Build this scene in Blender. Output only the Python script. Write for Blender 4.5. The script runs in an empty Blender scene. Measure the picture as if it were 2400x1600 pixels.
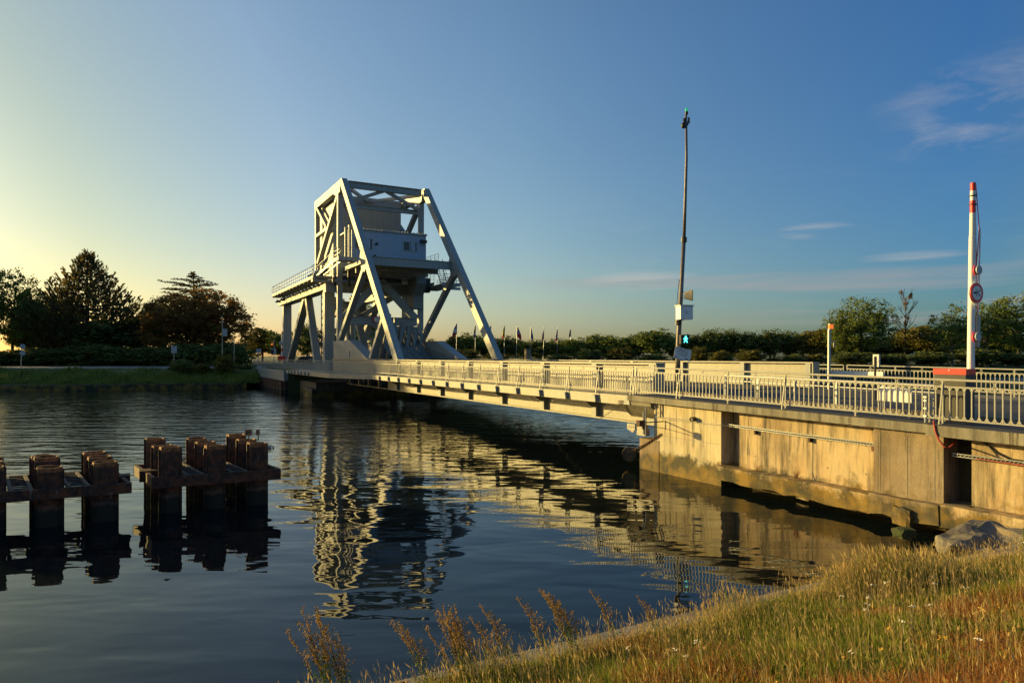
import bpy, math, random
from mathutils import Vector, Matrix
R = random.Random(7)
sc = bpy.context.scene
col = sc.collection
rad = math.radians

# ---------------------------------------------------------------- frames
EYE = 4.3                       # camera height above the water
U = Vector((-0.4779, 0.8784, 0)).normalized()      # along the bridge, away from the camera
V = Vector((0.8784, 0.4779, 0)).normalized()       # across the bridge, to its far side
G0 = Vector((6.57, 28.81, 0))                      # near girder, near end
def B(s, v, z):                                    # bridge frame -> world
    return G0 + U*s + V*v + Vector((0, 0, z))
def S(px, v):                                      # calibration from photograph column to station
    k = (px-1200)/1600.0
    o = G0 + V*v
    return (o.x - k*o.y)/(k*U.y - U.x)
def W(px, D, z=0.0):                               # world point at a column and a distance
    return Vector(((px-1200)/1600.0*D, D, z))
def ZY(y, D): return EYE-(y-834)/1600.0*D

# ---------------------------------------------------------------- mesh builder
class MB:
    def __init__(s): s.v = []; s.f = []; s.m = []; s.mi = 0
    def add(s, vs, fs):
        n = len(s.v); s.v.extend([tuple(p) for p in vs])
        for f in fs: s.f.append(tuple(i+n for i in f)); s.m.append(s.mi)
    def hexa(s, p):
        s.add(p, [(0,3,2,1),(4,5,6,7),(0,1,5,4),(1,2,6,5),(2,3,7,6),(3,0,4,7)])
    def box(s, c, sx, sy, sz, rz=0):
        c = Vector(c); a = Vector((math.cos(rz), math.sin(rz), 0)); b = Vector((-a.y, a.x, 0)); z = Vector((0,0,1))
        P = [c+a*(i*sx/2)+b*(j*sy/2)+z*(k*sz/2) for k in (-1,1) for i, j in ((-1,-1),(1,-1),(1,1),(-1,1))]
        s.hexa(P)
    def bbox(s, s0, s1, v0, v1, z0, z1):           # box in the bridge frame
        s.hexa([B(s0,v0,z0),B(s1,v0,z0),B(s1,v1,z0),B(s0,v1,z0),B(s0,v0,z1),B(s1,v0,z1),B(s1,v1,z1),B(s0,v1,z1)])
    def prism(s, poly, off):
        off = Vector(off); n = len(poly); poly = [Vector(p) for p in poly]
        vs = poly+[p+off for p in poly]
        fs = [tuple(range(n-1,-1,-1)), tuple(range(n,2*n))]
        for i in range(n): j = (i+1) % n; fs.append((i,j,j+n,i+n))
        s.add(vs, fs)
    def bprism(s, poly, v0, v1):                   # (s,z) outline swept across v
        s.prism([B(a,v0,z) for a, z in poly], V*(v1-v0))
    def member(s, p, q, d, v0, v1):                # truss member in an (s,z) plane
        p = Vector(p); q = Vector(q); t = (q-p).normalized(); n = Vector((-t.y, t.x))*(d/2)
        s.bprism([tuple(p-n), tuple(q-n), tuple(q+n), tuple(p+n)], v0, v1)
    def tube(s, pts, r, n=6, r2=None, cap=True):
        pts = [Vector(p) for p in pts]; m = len(pts)
        if r2 is None: r2 = r
        base = len(s.v); vs = []
        prev = None
        for i, p in enumerate(pts):
            t = (pts[min(i+1,m-1)]-pts[max(i-1,0)]).normalized()
            if prev is None:
                a = t.cross(Vector((0,0,1)))
                if a.length < 1e-3: a = t.cross(Vector((0,1,0)))
                a.normalize()
            else:
                a = (prev - t*prev.dot(t)).normalized()
            prev = a; b = t.cross(a)
            rr = r+(r2-r)*i/max(1,m-1)
            for k in range(n):
                th = 2*math.pi*(k+.5)/n
                vs.append(p+a*(math.cos(th)*rr)+b*(math.sin(th)*rr))
        fs = []
        for i in range(m-1):
            for k in range(n):
                k2 = (k+1) % n
                fs.append((i*n+k, i*n+k2, (i+1)*n+k2, (i+1)*n+k))
        if cap: fs.append(tuple(range(n-1,-1,-1))); fs.append(tuple(range((m-1)*n, m*n)))
        s.add(vs, fs)
    def disc(s, c, axis, r, th, n=20):
        axis = Vector(axis).normalized(); c = Vector(c)
        s.tube([c-axis*th/2, c+axis*th/2], r, n)
    def sphere(s, c, r, n=10, sz=1.0):
        c = Vector(c); vs = []; fs = []
        m = max(4, n//2)
        for i in range(m+1):
            a = math.pi*i/m
            for k in range(n):
                b = 2*math.pi*k/n
                vs.append(c+Vector((math.sin(a)*math.cos(b)*r, math.sin(a)*math.sin(b)*r, math.cos(a)*r*sz)))
        for i in range(m):
            for k in range(n):
                k2 = (k+1) % n
                fs.append((i*n+k,(i+1)*n+k,(i+1)*n+k2,i*n+k2))
        s.add(vs, fs)
    def build(s, name, mat, parent=None, smooth=False):
        me = bpy.data.meshes.new(name)
        o = bpy.data.objects.new(name, me)
        off = Vector((0,0,0))
        if parent is not None:
            par = parent; 
            while par is not None: off = off+par.location; par = par.parent
            o.parent = parent
        vs = s.v if off.length == 0 else [(a-off.x, b-off.y, c-off.z) for a, b, c in s.v]
        me.from_pydata(vs, [], s.f)
        mats = mat if isinstance(mat, (list, tuple)) else [mat]
        for m in mats: me.materials.append(m)
        if len(mats) > 1: me.polygons.foreach_set('material_index', s.m)
        if smooth: me.polygons.foreach_set('use_smooth', [True]*len(s.f))
        me.update()
        col.objects.link(o)
        return o

def tag(o, label=None, cat=None, group=None, kind=None):
    if label: o['label'] = label
    if cat: o['category'] = cat
    if group: o['group'] = group
    if kind: o['kind'] = kind
    return o
def thing(name, loc, label, cat, group=None):
    o = bpy.data.objects.new(name, None); o.empty_display_size = .3
    o.location = Vector(loc); col.objects.link(o)
    return tag(o, label, cat, group)
def struct(mb, name, mat, smooth=False):
    return tag(mb.build(name, mat, None, smooth), kind='structure')
def copy_tree(o, loc, label, rz=0, sc_=1, cat=None):
    c = o.copy(); col.objects.link(c)
    c.location = loc; c.rotation_euler = (0,0,rz)
    c.scale = (sc_, sc_, sc_) if not isinstance(sc_, tuple) else sc_
    c['label'] = label
    if cat: c['category'] = cat
    for ch in o.children:
        d = ch.copy(); col.objects.link(d); d.parent = c
        for g in ch.children:
            e = g.copy(); col.objects.link(e); e.parent = d
    return c

# ---------------------------------------------------------------- materials
def newmat(name):
    m = bpy.data.materials.new(name); m.use_nodes = True
    nt = m.node_tree; b = nt.nodes['Principled BSDF']
    return m, nt, b
def nd(nt, t, **kw):
    n = nt.nodes.new(t)
    for k, v in kw.items():
        if k in ('operation','blend_type','data_type','wave_type','bands_direction','noise_dimensions','feature'): setattr(n, k, v)
        else: n.inputs[k].default_value = v
    return n
def lk(nt, a, b): nt.links.new(a, b)
def coords(nt, scale=(1,1,1), rot=0, src='pos'):
    if src == 'pos':
        g = nt.nodes.new('ShaderNodeNewGeometry').outputs['Position']
    else:
        g = nt.nodes.new('ShaderNodeTexCoord').outputs['Object']
    mp = nt.nodes.new('ShaderNodeMapping'); mp.inputs['Scale'].default_value = scale
    mp.inputs['Rotation'].default_value = (0,0,rot)
    lk(nt, g, mp.inputs['Vector']); return mp.outputs['Vector']
def noise(nt, vec, sc_, det=4, rough=.6, dist=0):
    n = nt.nodes.new('ShaderNodeTexNoise'); n.inputs['Scale'].default_value = sc_
    n.inputs['Detail'].default_value = det; n.inputs['Roughness'].default_value = rough
    n.inputs['Distortion'].default_value = dist
    if vec is not None: lk(nt, vec, n.inputs['Vector'])
    return n.outputs['Fac']
def ramp(nt, fac, stops):
    r = nt.nodes.new('ShaderNodeValToRGB')
    while len(r.color_ramp.elements) < len(stops): r.color_ramp.elements.new(.5)
    for e, (p, c) in zip(r.color_ramp.elements, stops):
        e.position = p
        e.color = (c, c, c, 1) if isinstance(c, (int, float)) else (*c, 1)
    lk(nt, fac, r.inputs['Fac']); return r.outputs['Color']
def mix(nt, fac, a, b, mode='MIX'):
    n = nt.nodes.new('ShaderNodeMix'); n.data_type = 'RGBA'; n.blend_type = mode
    for sock, val in ((n.inputs[0], fac), (n.inputs[6], a), (n.inputs[7], b)):
        if hasattr(val, 'links') or isinstance(val, bpy.types.NodeSocket): lk(nt, val, sock)
        elif isinstance(val, (int, float)): sock.default_value = val
        else: sock.default_value = (*val, 1)
    return n.outputs[2]
def bump(nt, b, h, strength=.3, dist=.02):
    n = nt.nodes.new('ShaderNodeBump'); n.inputs['Strength'].default_value = strength
    n.inputs['Distance'].default_value = dist
    lk(nt, h, n.inputs['Height']); lk(nt, n.outputs['Normal'], b.inputs['Normal'])
def flat(name, c, rough=.6, metal=0, var=.15, sc_=6, emit=None):
    m, nt, b = newmat(name)
    v = coords(nt)
    f = noise(nt, v, sc_, 5)
    d = tuple(x*(1-var*1.6) for x in c); l = tuple(min(1, x*(1+var)) for x in c)
    lk(nt, ramp(nt, f, [(.3, d), (.7, l)]), b.inputs['Base Color'])
    b.inputs['Roughness'].default_value = rough; b.inputs['Metallic'].default_value = metal
    if emit:
        b.inputs['Emission Color'].default_value = (*emit[0], 1); b.inputs['Emission Strength'].default_value = emit[1]
    return m
def paint(name, c, grime=.35, rust=.06, rough=.45):
    m, nt, b = newmat(name)
    v = coords(nt); vs = coords(nt, (2.2, 2.2, .25))
    big = noise(nt, v, .35, 5); streak = noise(nt, vs, 2.2, 5, .65); fine = noise(nt, v, 14, 3)
    c1 = mix(nt, ramp(nt, streak, [(.45, 0), (.75, 1)]), c, tuple(x*.62 for x in c[:2])+(c[2]*.5,))
    base = mix(nt, grime, c, c1)
    base = mix(nt, ramp(nt, big, [(.35, 0), (.65, .35)]), base, tuple(x*.8 for x in c))
    rm = ramp(nt, noise(nt, vs, 1.3, 8, .75), [(.66, 0), (.74, 1)])
    rn = nt.nodes.new('ShaderNodeMath'); rn.operation = 'MULTIPLY'; lk(nt, rm, rn.inputs[0]); rn.inputs[1].default_value = rust*8
    base = mix(nt, rn.outputs[0], base, (.20,.09,.035))
    lk(nt, base, b.inputs['Base Color'])
    lk(nt, ramp(nt, fine, [(.3, rough-.08), (.7, rough+.15)]), b.inputs['Roughness'])
    bump(nt, b, fine, .08, .01)
    return m
M = {}
M['steel'] = paint('steel_paint', (.37,.37,.345), .8, .16)
M['steel2'] = paint('steel_paint_weathered', (.29,.305,.29), .7, .16)
M['girder'] = paint('girder_paint', (.35,.325,.25), .7, .10)
M['rail'] = paint('railing_paint', (.385,.37,.31), .5, .07)
M['cabin'] = paint('cabin_paint', (.38,.45,.55), .4, .06)
M['dark'] = flat('machinery_dark', (.035,.032,.028), .5)
M['rubber'] = flat('black_plastic', (.02,.02,.022), .5)
M['white'] = flat('white_paint', (.78,.78,.75), .4, var=.05)
M['red'] = flat('red_paint', (.78,.035,.02), .4, var=.08)
M['galv'] = flat('galvanised', (.36,.37,.37), .45, .5, .15, 20)
M['mastgrey'] = flat('mast_grey', (.20,.165,.14), .5, .2, .2, 8)
M['horn'] = flat('horn_cream', (.60,.48,.26), .5)
M['signgrey'] = flat('sign_back', (.42,.44,.45), .5)
M['amber'] = flat('amber_lens', (.85,.16,.02), .2, emit=((1,.18,.02), .6))
M['green'] = flat('green_lens', (.02,.45,.2), .2, emit=((.02,.8,.3), .25))
M['man'] = flat('signal_figure', (.1,.9,.85), .3, emit=((.1,1,.85), 2.2))
m, nt, b = newmat('window_glass'); b.inputs['Base Color'].default_value = (.015,.018,.022,1); b.inputs['Roughness'].default_value = .08; M['glass'] = m

def concrete(name, c, stain=.6, moss=0.0, speck=.3):
    m, nt, b = newmat(name)
    v = coords(nt); vs = coords(nt, (1.6, 1.6, .18)); vb = coords(nt, (.35, .35, 1.6))
    big = noise(nt, v, .7, 6, .65); st = noise(nt, vs, 1.4, 7, .7); fine = noise(nt, v, 26, 4, .7)
    hor = noise(nt, vb, 1.1, 6, .6)
    base = mix(nt, ramp(nt, big, [(.3, 0), (.7, 1)]), tuple(x*.78 for x in c), tuple(min(1, x*1.12) for x in c))
    base = mix(nt, ramp(nt, hor, [(.45, 0), (.7, .45)]), base, (c[0]*1.1, c[1]*.98, c[2]*.72))
    s1 = ramp(nt, st, [(.47, 0), (.66, stain)])
    base = mix(nt, ramp(nt, noise(nt, coords(nt, (.9,.9,.5)), .9, 6, .7), [(.5, 0), (.72, .6)]), base, (c[0]*.95, c[1]*.68, c[2]*.42))
    base = mix(nt, s1, base, (.085,.07,.045))
    gz_ = nt.nodes.new('ShaderNodeNewGeometry'); sz_ = nt.nodes.new('ShaderNodeSeparateXYZ'); lk(nt, gz_.outputs['Position'], sz_.inputs[0])
    topm = ramp(nt, sz_.outputs['Z'], [(0,.25),(.9,.45),(1.0,.9)])
    dr = ramp(nt, noise(nt, coords(nt, (1,1,.06)), 3.4, 5, .75), [(.55,0),(.64,1)])
    dm = nt.nodes.new('ShaderNodeMath'); dm.operation = 'MULTIPLY'; lk(nt, topm, dm.inputs[0]); lk(nt, dr, dm.inputs[1])
    base = mix(nt, dm.outputs[0], base, (.075,.06,.04))
    base = mix(nt, ramp(nt, noise(nt, coords(nt, (.55,.55,.35)), .8, 8, .72), [(.50, 0), (.68, .72*stain)]), base, (c[0]*.36, c[1]*.34, c[2]*.32))
    pit = ramp(nt, noise(nt, v, 34, 2, .5), [(.66, 0), (.72, speck)])
    base = mix(nt, pit, base, (.05,.04,.03))
    lsp = ramp(nt, noise(nt, v, 41, 2, .5), [(.68, 0), (.73, speck*1.4)])
    base = mix(nt, lsp, base, (.62,.58,.48))
    # formwork tie holes and thin vertical joints
    if moss:
        geo = nt.nodes.new('ShaderNodeNewGeometry'); sp = nt.nodes.new('ShaderNodeSeparateXYZ')
        lk(nt, geo.outputs['Position'], sp.inputs[0])
        mm = nt.nodes.new('ShaderNodeMath'); mm.operation = 'MULTIPLY_ADD'
        lk(nt, sp.outputs['Z'], mm.inputs[0]); mm.inputs[1].default_value = -1.0; mm.inputs[2].default_value = 1.05
        ad = nt.nodes.new('ShaderNodeMath'); ad.operation = 'ADD'; lk(nt, mm.outputs[0], ad.inputs[0])
        mn = ramp(nt, noise(nt, v, 1.8, 7, .7), [(.3, 0), (.75, .75)])
        lk(nt, mn, ad.inputs[1])
        mf = ramp(nt, ad.outputs[0], [(.72, 0), (1.15 if False else 1.0, moss)])
        mc = mix(nt, ramp(nt, noise(nt, v, 1.1, 4), [(.42, 0), (.6, 1)]), (.035,.032,.014), (.22,.135,.018))
        base = mix(nt, mf, base, mc)
    lk(nt, base, b.inputs['Base Color']); b.inputs['Roughness'].default_value = .85
    bump(nt, b, fine, .35, .015)
    return m
M['conc'] = concrete('concrete_painted', (.62,.535,.35), .55, .95, .15)
M['conc2'] = concrete('concrete_stained', (.55,.42,.24), 1.0, .95, .5)
M['conc3'] = concrete('concrete_aggregate', (.32,.245,.16), .85, .8, .8)
M['slab'] = concrete('concrete_slab_edge', (.27,.25,.19), .85, 0, .5)
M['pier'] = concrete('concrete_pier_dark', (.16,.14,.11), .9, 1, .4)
M['kerb'] = concrete('concrete_kerb', (.32,.28,.2), .5, 0, .6)
M['asphalt'] = flat('asphalt', (.055,.055,.055), .9, var=.3, sc_=30)
M['farroad'] = flat('pale_asphalt', (.16,.165,.165), .85, var=.15, sc_=2)
m, nt, b = newmat('rusted_steel')
v = coords(nt); vs = coords(nt, (1,1,.35))
a = noise(nt, v, 4.5, 8, .7); a2 = noise(nt, vs, 9, 6, .7)
cc = ramp(nt, a, [(.25,(.012,.008,.006)), (.46,(.045,.020,.011)), (.60,(.15,.05,.018)), (.8,(.045,.026,.019))])
cc = mix(nt, ramp(nt, a2, [(.6,0),(.7,.7)]), cc, (.27,.24,.20))
gp = nt.nodes.new('ShaderNodeNewGeometry'); sq = nt.nodes.new('ShaderNodeSeparateXYZ'); lk(nt, gp.outputs['Position'], sq.inputs[0])
zz_ = nt.nodes.new('ShaderNodeMath'); zz_.operation = 'MULTIPLY_ADD'; lk(nt, noise(nt, coords(nt), 5, 5, .7), zz_.inputs[0]); zz_.inputs[1].default_value = .35; lk(nt, sq.outputs['Z'], zz_.inputs[2])
cc = mix(nt, ramp(nt, zz_.outputs[0], [(.30,1),(.42,0)]), cc, (.010,.012,.007))
cc = mix(nt, ramp(nt, zz_.outputs[0], [(.36,0),(.42,.35),(.5,0)]), cc, (.16,.15,.11))
lk(nt, cc, b.inputs['Base Color']); b.inputs['Roughness'].default_value = .75; bump(nt, b, a, .6, .03)
M['rust'] = m
m, nt, b = newmat('worn_grating')
a = noise(nt, coords(nt), 6, 5); lk(nt, ramp(nt, a, [(.3,(.05,.04,.03)),(.7,(.16,.14,.11))]), b.inputs['Base Color']); b.inputs['Roughness'].default_value=.8
M['grate'] = m
M['rust_lit'] = flat('rust_lit_rim', (.30,.12,.04), .8, var=.45, sc_=9)  # brighter rust for the pile rims, sunlit edges painted into the colour

def foliage(name, dark, light, tint=None, trans=.25, sc_=.22):
    m, nt, b = newmat(name)
    v = coords(nt)
    f = noise(nt, v, sc_*2, 4, .65)
    g = nt.nodes.new('ShaderNodeNewGeometry')
    c1 = mix(nt, ramp(nt, f, [(.35,0),(.68,1)]), dark, light)
    c2 = mix(nt, g.outputs['Random Per Island'], tuple(x*.6 for x in light), tint or tuple(min(1, x*1.4) for x in light))
    base = mix(nt, .45, c1, c2)
    lk(nt, base, b.inputs['Base Color']); b.inputs['Roughness'].default_value = .75
    b.inputs['Specular IOR Level'].default_value = .2
    t = nt.nodes.new('ShaderNodeBsdfTranslucent'); lk(nt, base, t.inputs['Color'])
    ms = nt.nodes.new('ShaderNodeMixShader'); ms.inputs[0].default_value = trans
    out = nt.nodes['Material Output']
    lk(nt, b.outputs[0], ms.inputs[1]); lk(nt, t.outputs[0], ms.inputs[2]); lk(nt, ms.outputs[0], out.inputs['Surface'])
    return m
M['leaf_a'] = foliage('leaves_green', (.08,.12,.028), (.22,.26,.05))
M['leaf_b'] = foliage('leaves_olive', (.075,.085,.018), (.20,.19,.035), (.28,.20,.045))
M['leaf_c'] = foliage('leaves_dark', (.065,.095,.026), (.17,.20,.05))
M['leaf_d'] = foliage('leaves_russet', (.22,.11,.035), (.42,.21,.06), (.22,.20,.05), .6)
M['leaf_e'] = foliage('leaves_fresh', (.07,.11,.025), (.19,.24,.05))
M['needle'] = foliage('needles', (.045,.055,.02), (.14,.13,.04), (.24,.15,.05), .5)
M['bark'] = flat('bark', (.07,.052,.036), .9, var=.35, sc_=9)
M['palebark'] = flat('pale_bark', (.30,.25,.19), .85, var=.3, sc_=7)
M['soil'] = None
def groundmat(name, c1, c2, c3, s=.5):
    m, nt, b = newmat(name); v = coords(nt)
    f = noise(nt, v, s, 6, .65); g = noise(nt, v, s*9, 5, .7)
    base = mix(nt, ramp(nt, f, [(.38,0),(.62,1)]), c1, c2)
    base = mix(nt, ramp(nt, g, [(.4,0),(.65,.8)]), base, c3)
    lk(nt, base, b.inputs['Base Color']); b.inputs['Roughness'].default_value = .95
    bump(nt, b, g, .8, .08); return m
M['soil'] = groundmat('bank_soil', (.055,.04,.018), (.06,.06,.02), (.09,.055,.02), .8)
M['farland'] = groundmat('far_grass', (.07,.10,.03), (.12,.12,.04), (.06,.07,.025), .12)
m, nt, b = newmat('bank_grass'); b.inputs['Roughness'].default_value = .95
lk(nt, ramp(nt, noise(nt, coords(nt), .5, 7, .7), [(.35,(.05,.08,.02)),(.55,(.12,.15,.035)),(.7,(.16,.12,.045))]), b.inputs['Base Color']); M['bankgrass'] = m
M['grass_dry'] = foliage('grass_dry', (.22,.07,.02), (.48,.22,.055), (.62,.33,.09), .4, .9)
M['grass_green'] = foliage('grass_green', (.06,.11,.018), (.26,.31,.04), (.46,.42,.06), .4, .9)
M['grass_seed'] = foliage('grass_seed', (.40,.26,.09), (.62,.44,.17), (.75,.58,.25), .4, .8)
M['weed'] = foliage('weed_brown', (.28,.16,.05), (.52,.31,.10), (.65,.42,.15), .4, 2)
M['weed_leaf'] = foliage('weed_leaf', (.05,.10,.02), (.12,.20,.035), (.18,.24,.05), .3, 2)
M['weed_red'] = foliage('weed_red', (.25,.06,.015), (.42,.13,.02), (.6,.25,.03), .3, 2)
M['flower'] = flat('flower_white', (.62,.58,.5), .7)
M['flower_y'] = flat('flower_yellow', (.6,.36,.03), .7)
M['rock'] = concrete('rock_pale', (.36,.31,.23), .6, 0, .5)
M['mossrock'] = groundmat('moss_stone', (.07,.11,.02), (.10,.09,.05), (.05,.07,.02), 6)

# ---------------------------------------------------------------- camera, light, sky
cd = bpy.data.cameras.new('camera'); cam = bpy.data.objects.new('camera', cd); col.objects.link(cam); sc.camera = cam
cam.location = (0,0,EYE); cam.rotation_euler = (rad(90),0,0); cd.lens = 24; cd.sensor_width = 36
cd.shift_y = 34/2400; cd.clip_start = .1; cd.clip_end = 6000
SUN_AZ = Vector((-.907,.42,0)).normalized(); SUN_EL = rad(10)
sd = bpy.data.lights.new('sun','SUN'); sun = bpy.data.objects.new('sun', sd); col.objects.link(sun)
to_sun = (SUN_AZ*math.cos(SUN_EL)+Vector((0,0,math.sin(SUN_EL))))
sun.rotation_euler = (-to_sun).to_track_quat('-Z','Y').to_euler(); sun.location = (-30,10,40)
sd.energy = 5.0; sd.angle = rad(.5); sd.color = (1,.72,.235)
w = bpy.data.worlds.new('World'); sc.world = w; w.use_nodes = True; nt = w.node_tree
sky = nt.nodes.new('ShaderNodeTexSky'); sky.sky_type = 'NISHITA'; sky.sun_disc = False
sky.sun_elevation = SUN_EL; sky.sun_rotation = math.atan2(SUN_AZ.x, SUN_AZ.y)
sky.air_density = 1.0; sky.dust_density = 1.3; sky.ozone_density = 2.0; sky.altitude = 0
hs = nt.nodes.new('ShaderNodeHueSaturation'); hs.inputs['Saturation'].default_value = 1.0; hs.inputs['Value'].default_value = 1.0
lk(nt, sky.outputs[0], hs.inputs['Color'])
# clearer, deeper blue air away from the sun
tg = nt.nodes.new('ShaderNodeTexCoord'); dp = nt.nodes.new('ShaderNodeVectorMath'); dp.operation = 'DOT_PRODUCT'
lk(nt, tg.outputs['Generated'], dp.inputs[0]); dp.inputs[1].default_value = SUN_AZ
mr = nt.nodes.new('ShaderNodeMath'); mr.operation = 'MULTIPLY_ADD'; lk(nt, dp.outputs['Value'], mr.inputs[0]); mr.inputs[1].default_value = 1/1.2; mr.inputs[2].default_value = .25
tint = ramp(nt, mr.outputs[0], [(0.0,(.40,.62,.86)),(.125,(.33,.65,1.03)),(.58,(.84,.97,1.06)),(.80,(.97,.99,1.0)),(.94,(.80,.82,.66))])
sz0 = nt.nodes.new('ShaderNodeSeparateXYZ'); lk(nt, tg.outputs['Generated'], sz0.inputs[0])
tint = mix(nt, 1.0, tint, ramp(nt, sz0.outputs['Z'], [(0,(1.16,.98,.84)),(.16,(1.03,.98,.92)),(.42,(1.06,1.08,1.07))]), 'MULTIPLY')
skyt = mix(nt, 1.0, hs.outputs['Color'], tint, 'MULTIPLY')
# thin cirrus streaks by sky direction
tc = nt.nodes.new('ShaderNodeTexCoord')
mp = nt.nodes.new('ShaderNodeMapping'); mp.inputs['Scale'].default_value = (2.2,2.2,17); mp.inputs['Rotation'].default_value = (rad(4),rad(-5),0)
lk(nt, tc.outputs['Generated'], mp.inputs['Vector'])
cn = noise(nt, mp.outputs['Vector'], 1.6, 9, .58, .5)
sx = nt.nodes.new('ShaderNodeSeparateXYZ'); lk(nt, tc.outputs['Generated'], sx.inputs[0])
def bandmask(val, a, b_, c, d):
    r = nt.nodes.new('ShaderNodeValToRGB'); e = r.color_ramp.elements
    e[0].position = a; e[0].color = (0,0,0,1); e[1].position = b_; e[1].color = (1,1,1,1)
    x = e.new(c); x.color = (1,1,1,1); y = e.new(d); y.color = (0,0,0,1)
    lk(nt, val, r.inputs['Fac']); return r.outputs['Color']
zm = bandmask(sx.outputs['Z'], .02, .06, .13, .30)
xm = bandmask(sx.outputs['X'], -.02, .12, .95, 1.0)
cm = ramp(nt, cn, [(.57,0),(.76,1)])
def mul(a, b_):
    n = nt.nodes.new('ShaderNodeMath'); n.operation = 'MULTIPLY'
    for i, x in enumerate((a, b_)):
        if isinstance(x, (int, float)): n.inputs[i].default_value = x
        else: lk(nt, x, n.inputs[i])
    return n.outputs[0]
mp2 = nt.nodes.new('ShaderNodeMapping'); mp2.inputs['Scale'].default_value = (1.6,1.6,30); mp2.inputs['Rotation'].default_value = (rad(1.5),rad(-1),0); mp2.inputs['Location'].default_value = (3.1,1.7,.4)
lk(nt, tc.outputs['Generated'], mp2.inputs['Vector'])
cn2 = noise(nt, mp2.outputs['Vector'], 1.5, 7, .5, .2)
low = mul(mul(mul(ramp(nt, cn2, [(.50,0),(.66,1)]), bandmask(sx.outputs['Z'], .025, .055, .095, .15)), bandmask(sx.outputs['X'], -.12, .10, .6, .75)), .5)
def spot(cx, cy, cz, rx, rz_):
    n1 = nt.nodes.new('ShaderNodeVectorMath'); n1.operation = 'SUBTRACT'; lk(nt, tc.outputs['Generated'], n1.inputs[0]); n1.inputs[1].default_value = (cx,cy,cz)
    n2 = nt.nodes.new('ShaderNodeVectorMath'); n2.operation = 'DIVIDE'; lk(nt, n1.outputs[0], n2.inputs[0]); n2.inputs[1].default_value = (rx,rx*2,rz_)
    n3 = nt.nodes.new('ShaderNodeVectorMath'); n3.operation = 'LENGTH'; lk(nt, n2.outputs[0], n3.inputs[0])
    return ramp(nt, n3.outputs['Value'], [(0,1),(.45,.8),(1,0)])
def addn(a, b_):
    n = nt.nodes.new('ShaderNodeMath'); n.operation = 'ADD'; n.use_clamp = True; lk(nt, a, n.inputs[0]); lk(nt, b_, n.inputs[1]); return n.outputs[0]
mp3 = nt.nodes.new('ShaderNodeMapping'); mp3.inputs['Scale'].default_value = (5,5,16); mp3.inputs['Rotation'].default_value = (rad(10),rad(-24),0)
lk(nt, tc.outputs['Generated'], mp3.inputs['Vector'])
wis = ramp(nt, noise(nt, mp3.outputs['Vector'], 1.7, 9, .6, .4), [(.46,0),(.72,1)])
w1 = mul(wis, mul(addn(spot(.560,.776,.30,.13,.055), spot(.520,.80,.262,.08,.03)), .36))
w2 = mul(ramp(nt, noise(nt, mp2.outputs['Vector'], 2.6, 8, .55, .3), [(.40,0),(.6,1)]), mul(addn(addn(spot(.185,.975,.108,.09,.016), spot(.50,.85,.125,.06,.008)), spot(.40,.90,.165,.05,.012)), .45))
cf = addn(addn(w1, w2), mul(mul(mul(cm, zm), xm), .10))
skyc = mix(nt, low, skyt, (2.45,2.25,2.25)); skyc = mix(nt, cf, skyc, (3.6,3.3,3.1))
bg = nt.nodes['Background']; lk(nt, skyc, bg.inputs[0]); bg.inputs[1].default_value = .108
sc.view_settings.view_transform = 'Standard'; sc.view_settings.look = 'None'; sc.view_settings.gamma = 1
sc.view_settings.exposure = 0.585
sc.cycles.max_bounces = 8; sc.cycles.transparent_max_bounces = 8
sc.cycles.caustics_reflective = False; sc.cycles.caustics_refractive = False

exec_parts = True
# ================================================================ SETTING
# water
mb = MB()
mb.add([(-900,-300,-.25),(900,-300,-.25),(900,900,-.25),(-900,900,-.25)], [(0,1,2,3)])
m, nt, b = newmat('canal_water')
b.inputs['Base Color'].default_value = (.006,.010,.010,1); b.inputs['Roughness'].default_value = .015
b.inputs['IOR'].default_value = 1.333
g = nt.nodes.new('ShaderNodeNewGeometry'); sp = nt.nodes.new('ShaderNodeSeparateXYZ'); lk(nt, g.outputs['Position'], sp.inputs[0])
def mth(op, *a):
    n = nt.nodes.new('ShaderNodeMath'); n.operation = op
    for i, x in enumerate(a):
        if isinstance(x, (int, float)): n.inputs[i].default_value = x
        else: lk(nt, x, n.inputs[i])
    return n.outputs[0]
# ripple strength grows away from the sheltered near bank, in wind patches
far = mth('MULTIPLY_ADD', sp.outputs['Y'], 1/30.0, -0.88)
wx = mth('MULTIPLY_ADD', sp.outputs['X'], -1/45.0, 0.0)
patch = mth('MULTIPLY_ADD', noise(nt, coords(nt, (.06,.10,1), .2), 1.0, 3, .5), 1.1, -.55)
fm = mth('ADD', mth('ADD', far, patch), wx)
cl = nt.nodes.new('ShaderNodeClamp'); lk(nt, fm, cl.inputs[0]); cl.inputs[1].default_value = 0.0
slow = noise(nt, coords(nt, (.55,1.25,1), .25), .62, 2, .45, .3)
med = noise(nt, coords(nt, (.6,1.5,1), .35), 1.5, 2, .5, .5)
fine = noise(nt, coords(nt, (.7,1.8,1), -.15), 3.6, 3, .55, .3)
h1 = mth('MULTIPLY', slow, mth('MULTIPLY_ADD', cl.outputs[0], .03, .036))
h2 = mth('MULTIPLY', med, mth('MULTIPLY_ADD', cl.outputs[0], .034, .004))
h3 = mth('MULTIPLY', fine, mth('MULTIPLY', cl.outputs[0], .010))
wave2 = noise(nt, coords(nt, (.30,.95,1), .12), .75, 2, .5, .6)
h4 = mth('MULTIPLY', wave2, mth('MULTIPLY', cl.outputs[0], .11))
H = mth('ADD', h4, mth('ADD', h1, mth('ADD', h2, h3)))
bn = nt.nodes.new('ShaderNodeBump'); bn.inputs['Strength'].default_value = 1.0; bn.inputs['Distance'].default_value = 1.0
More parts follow.
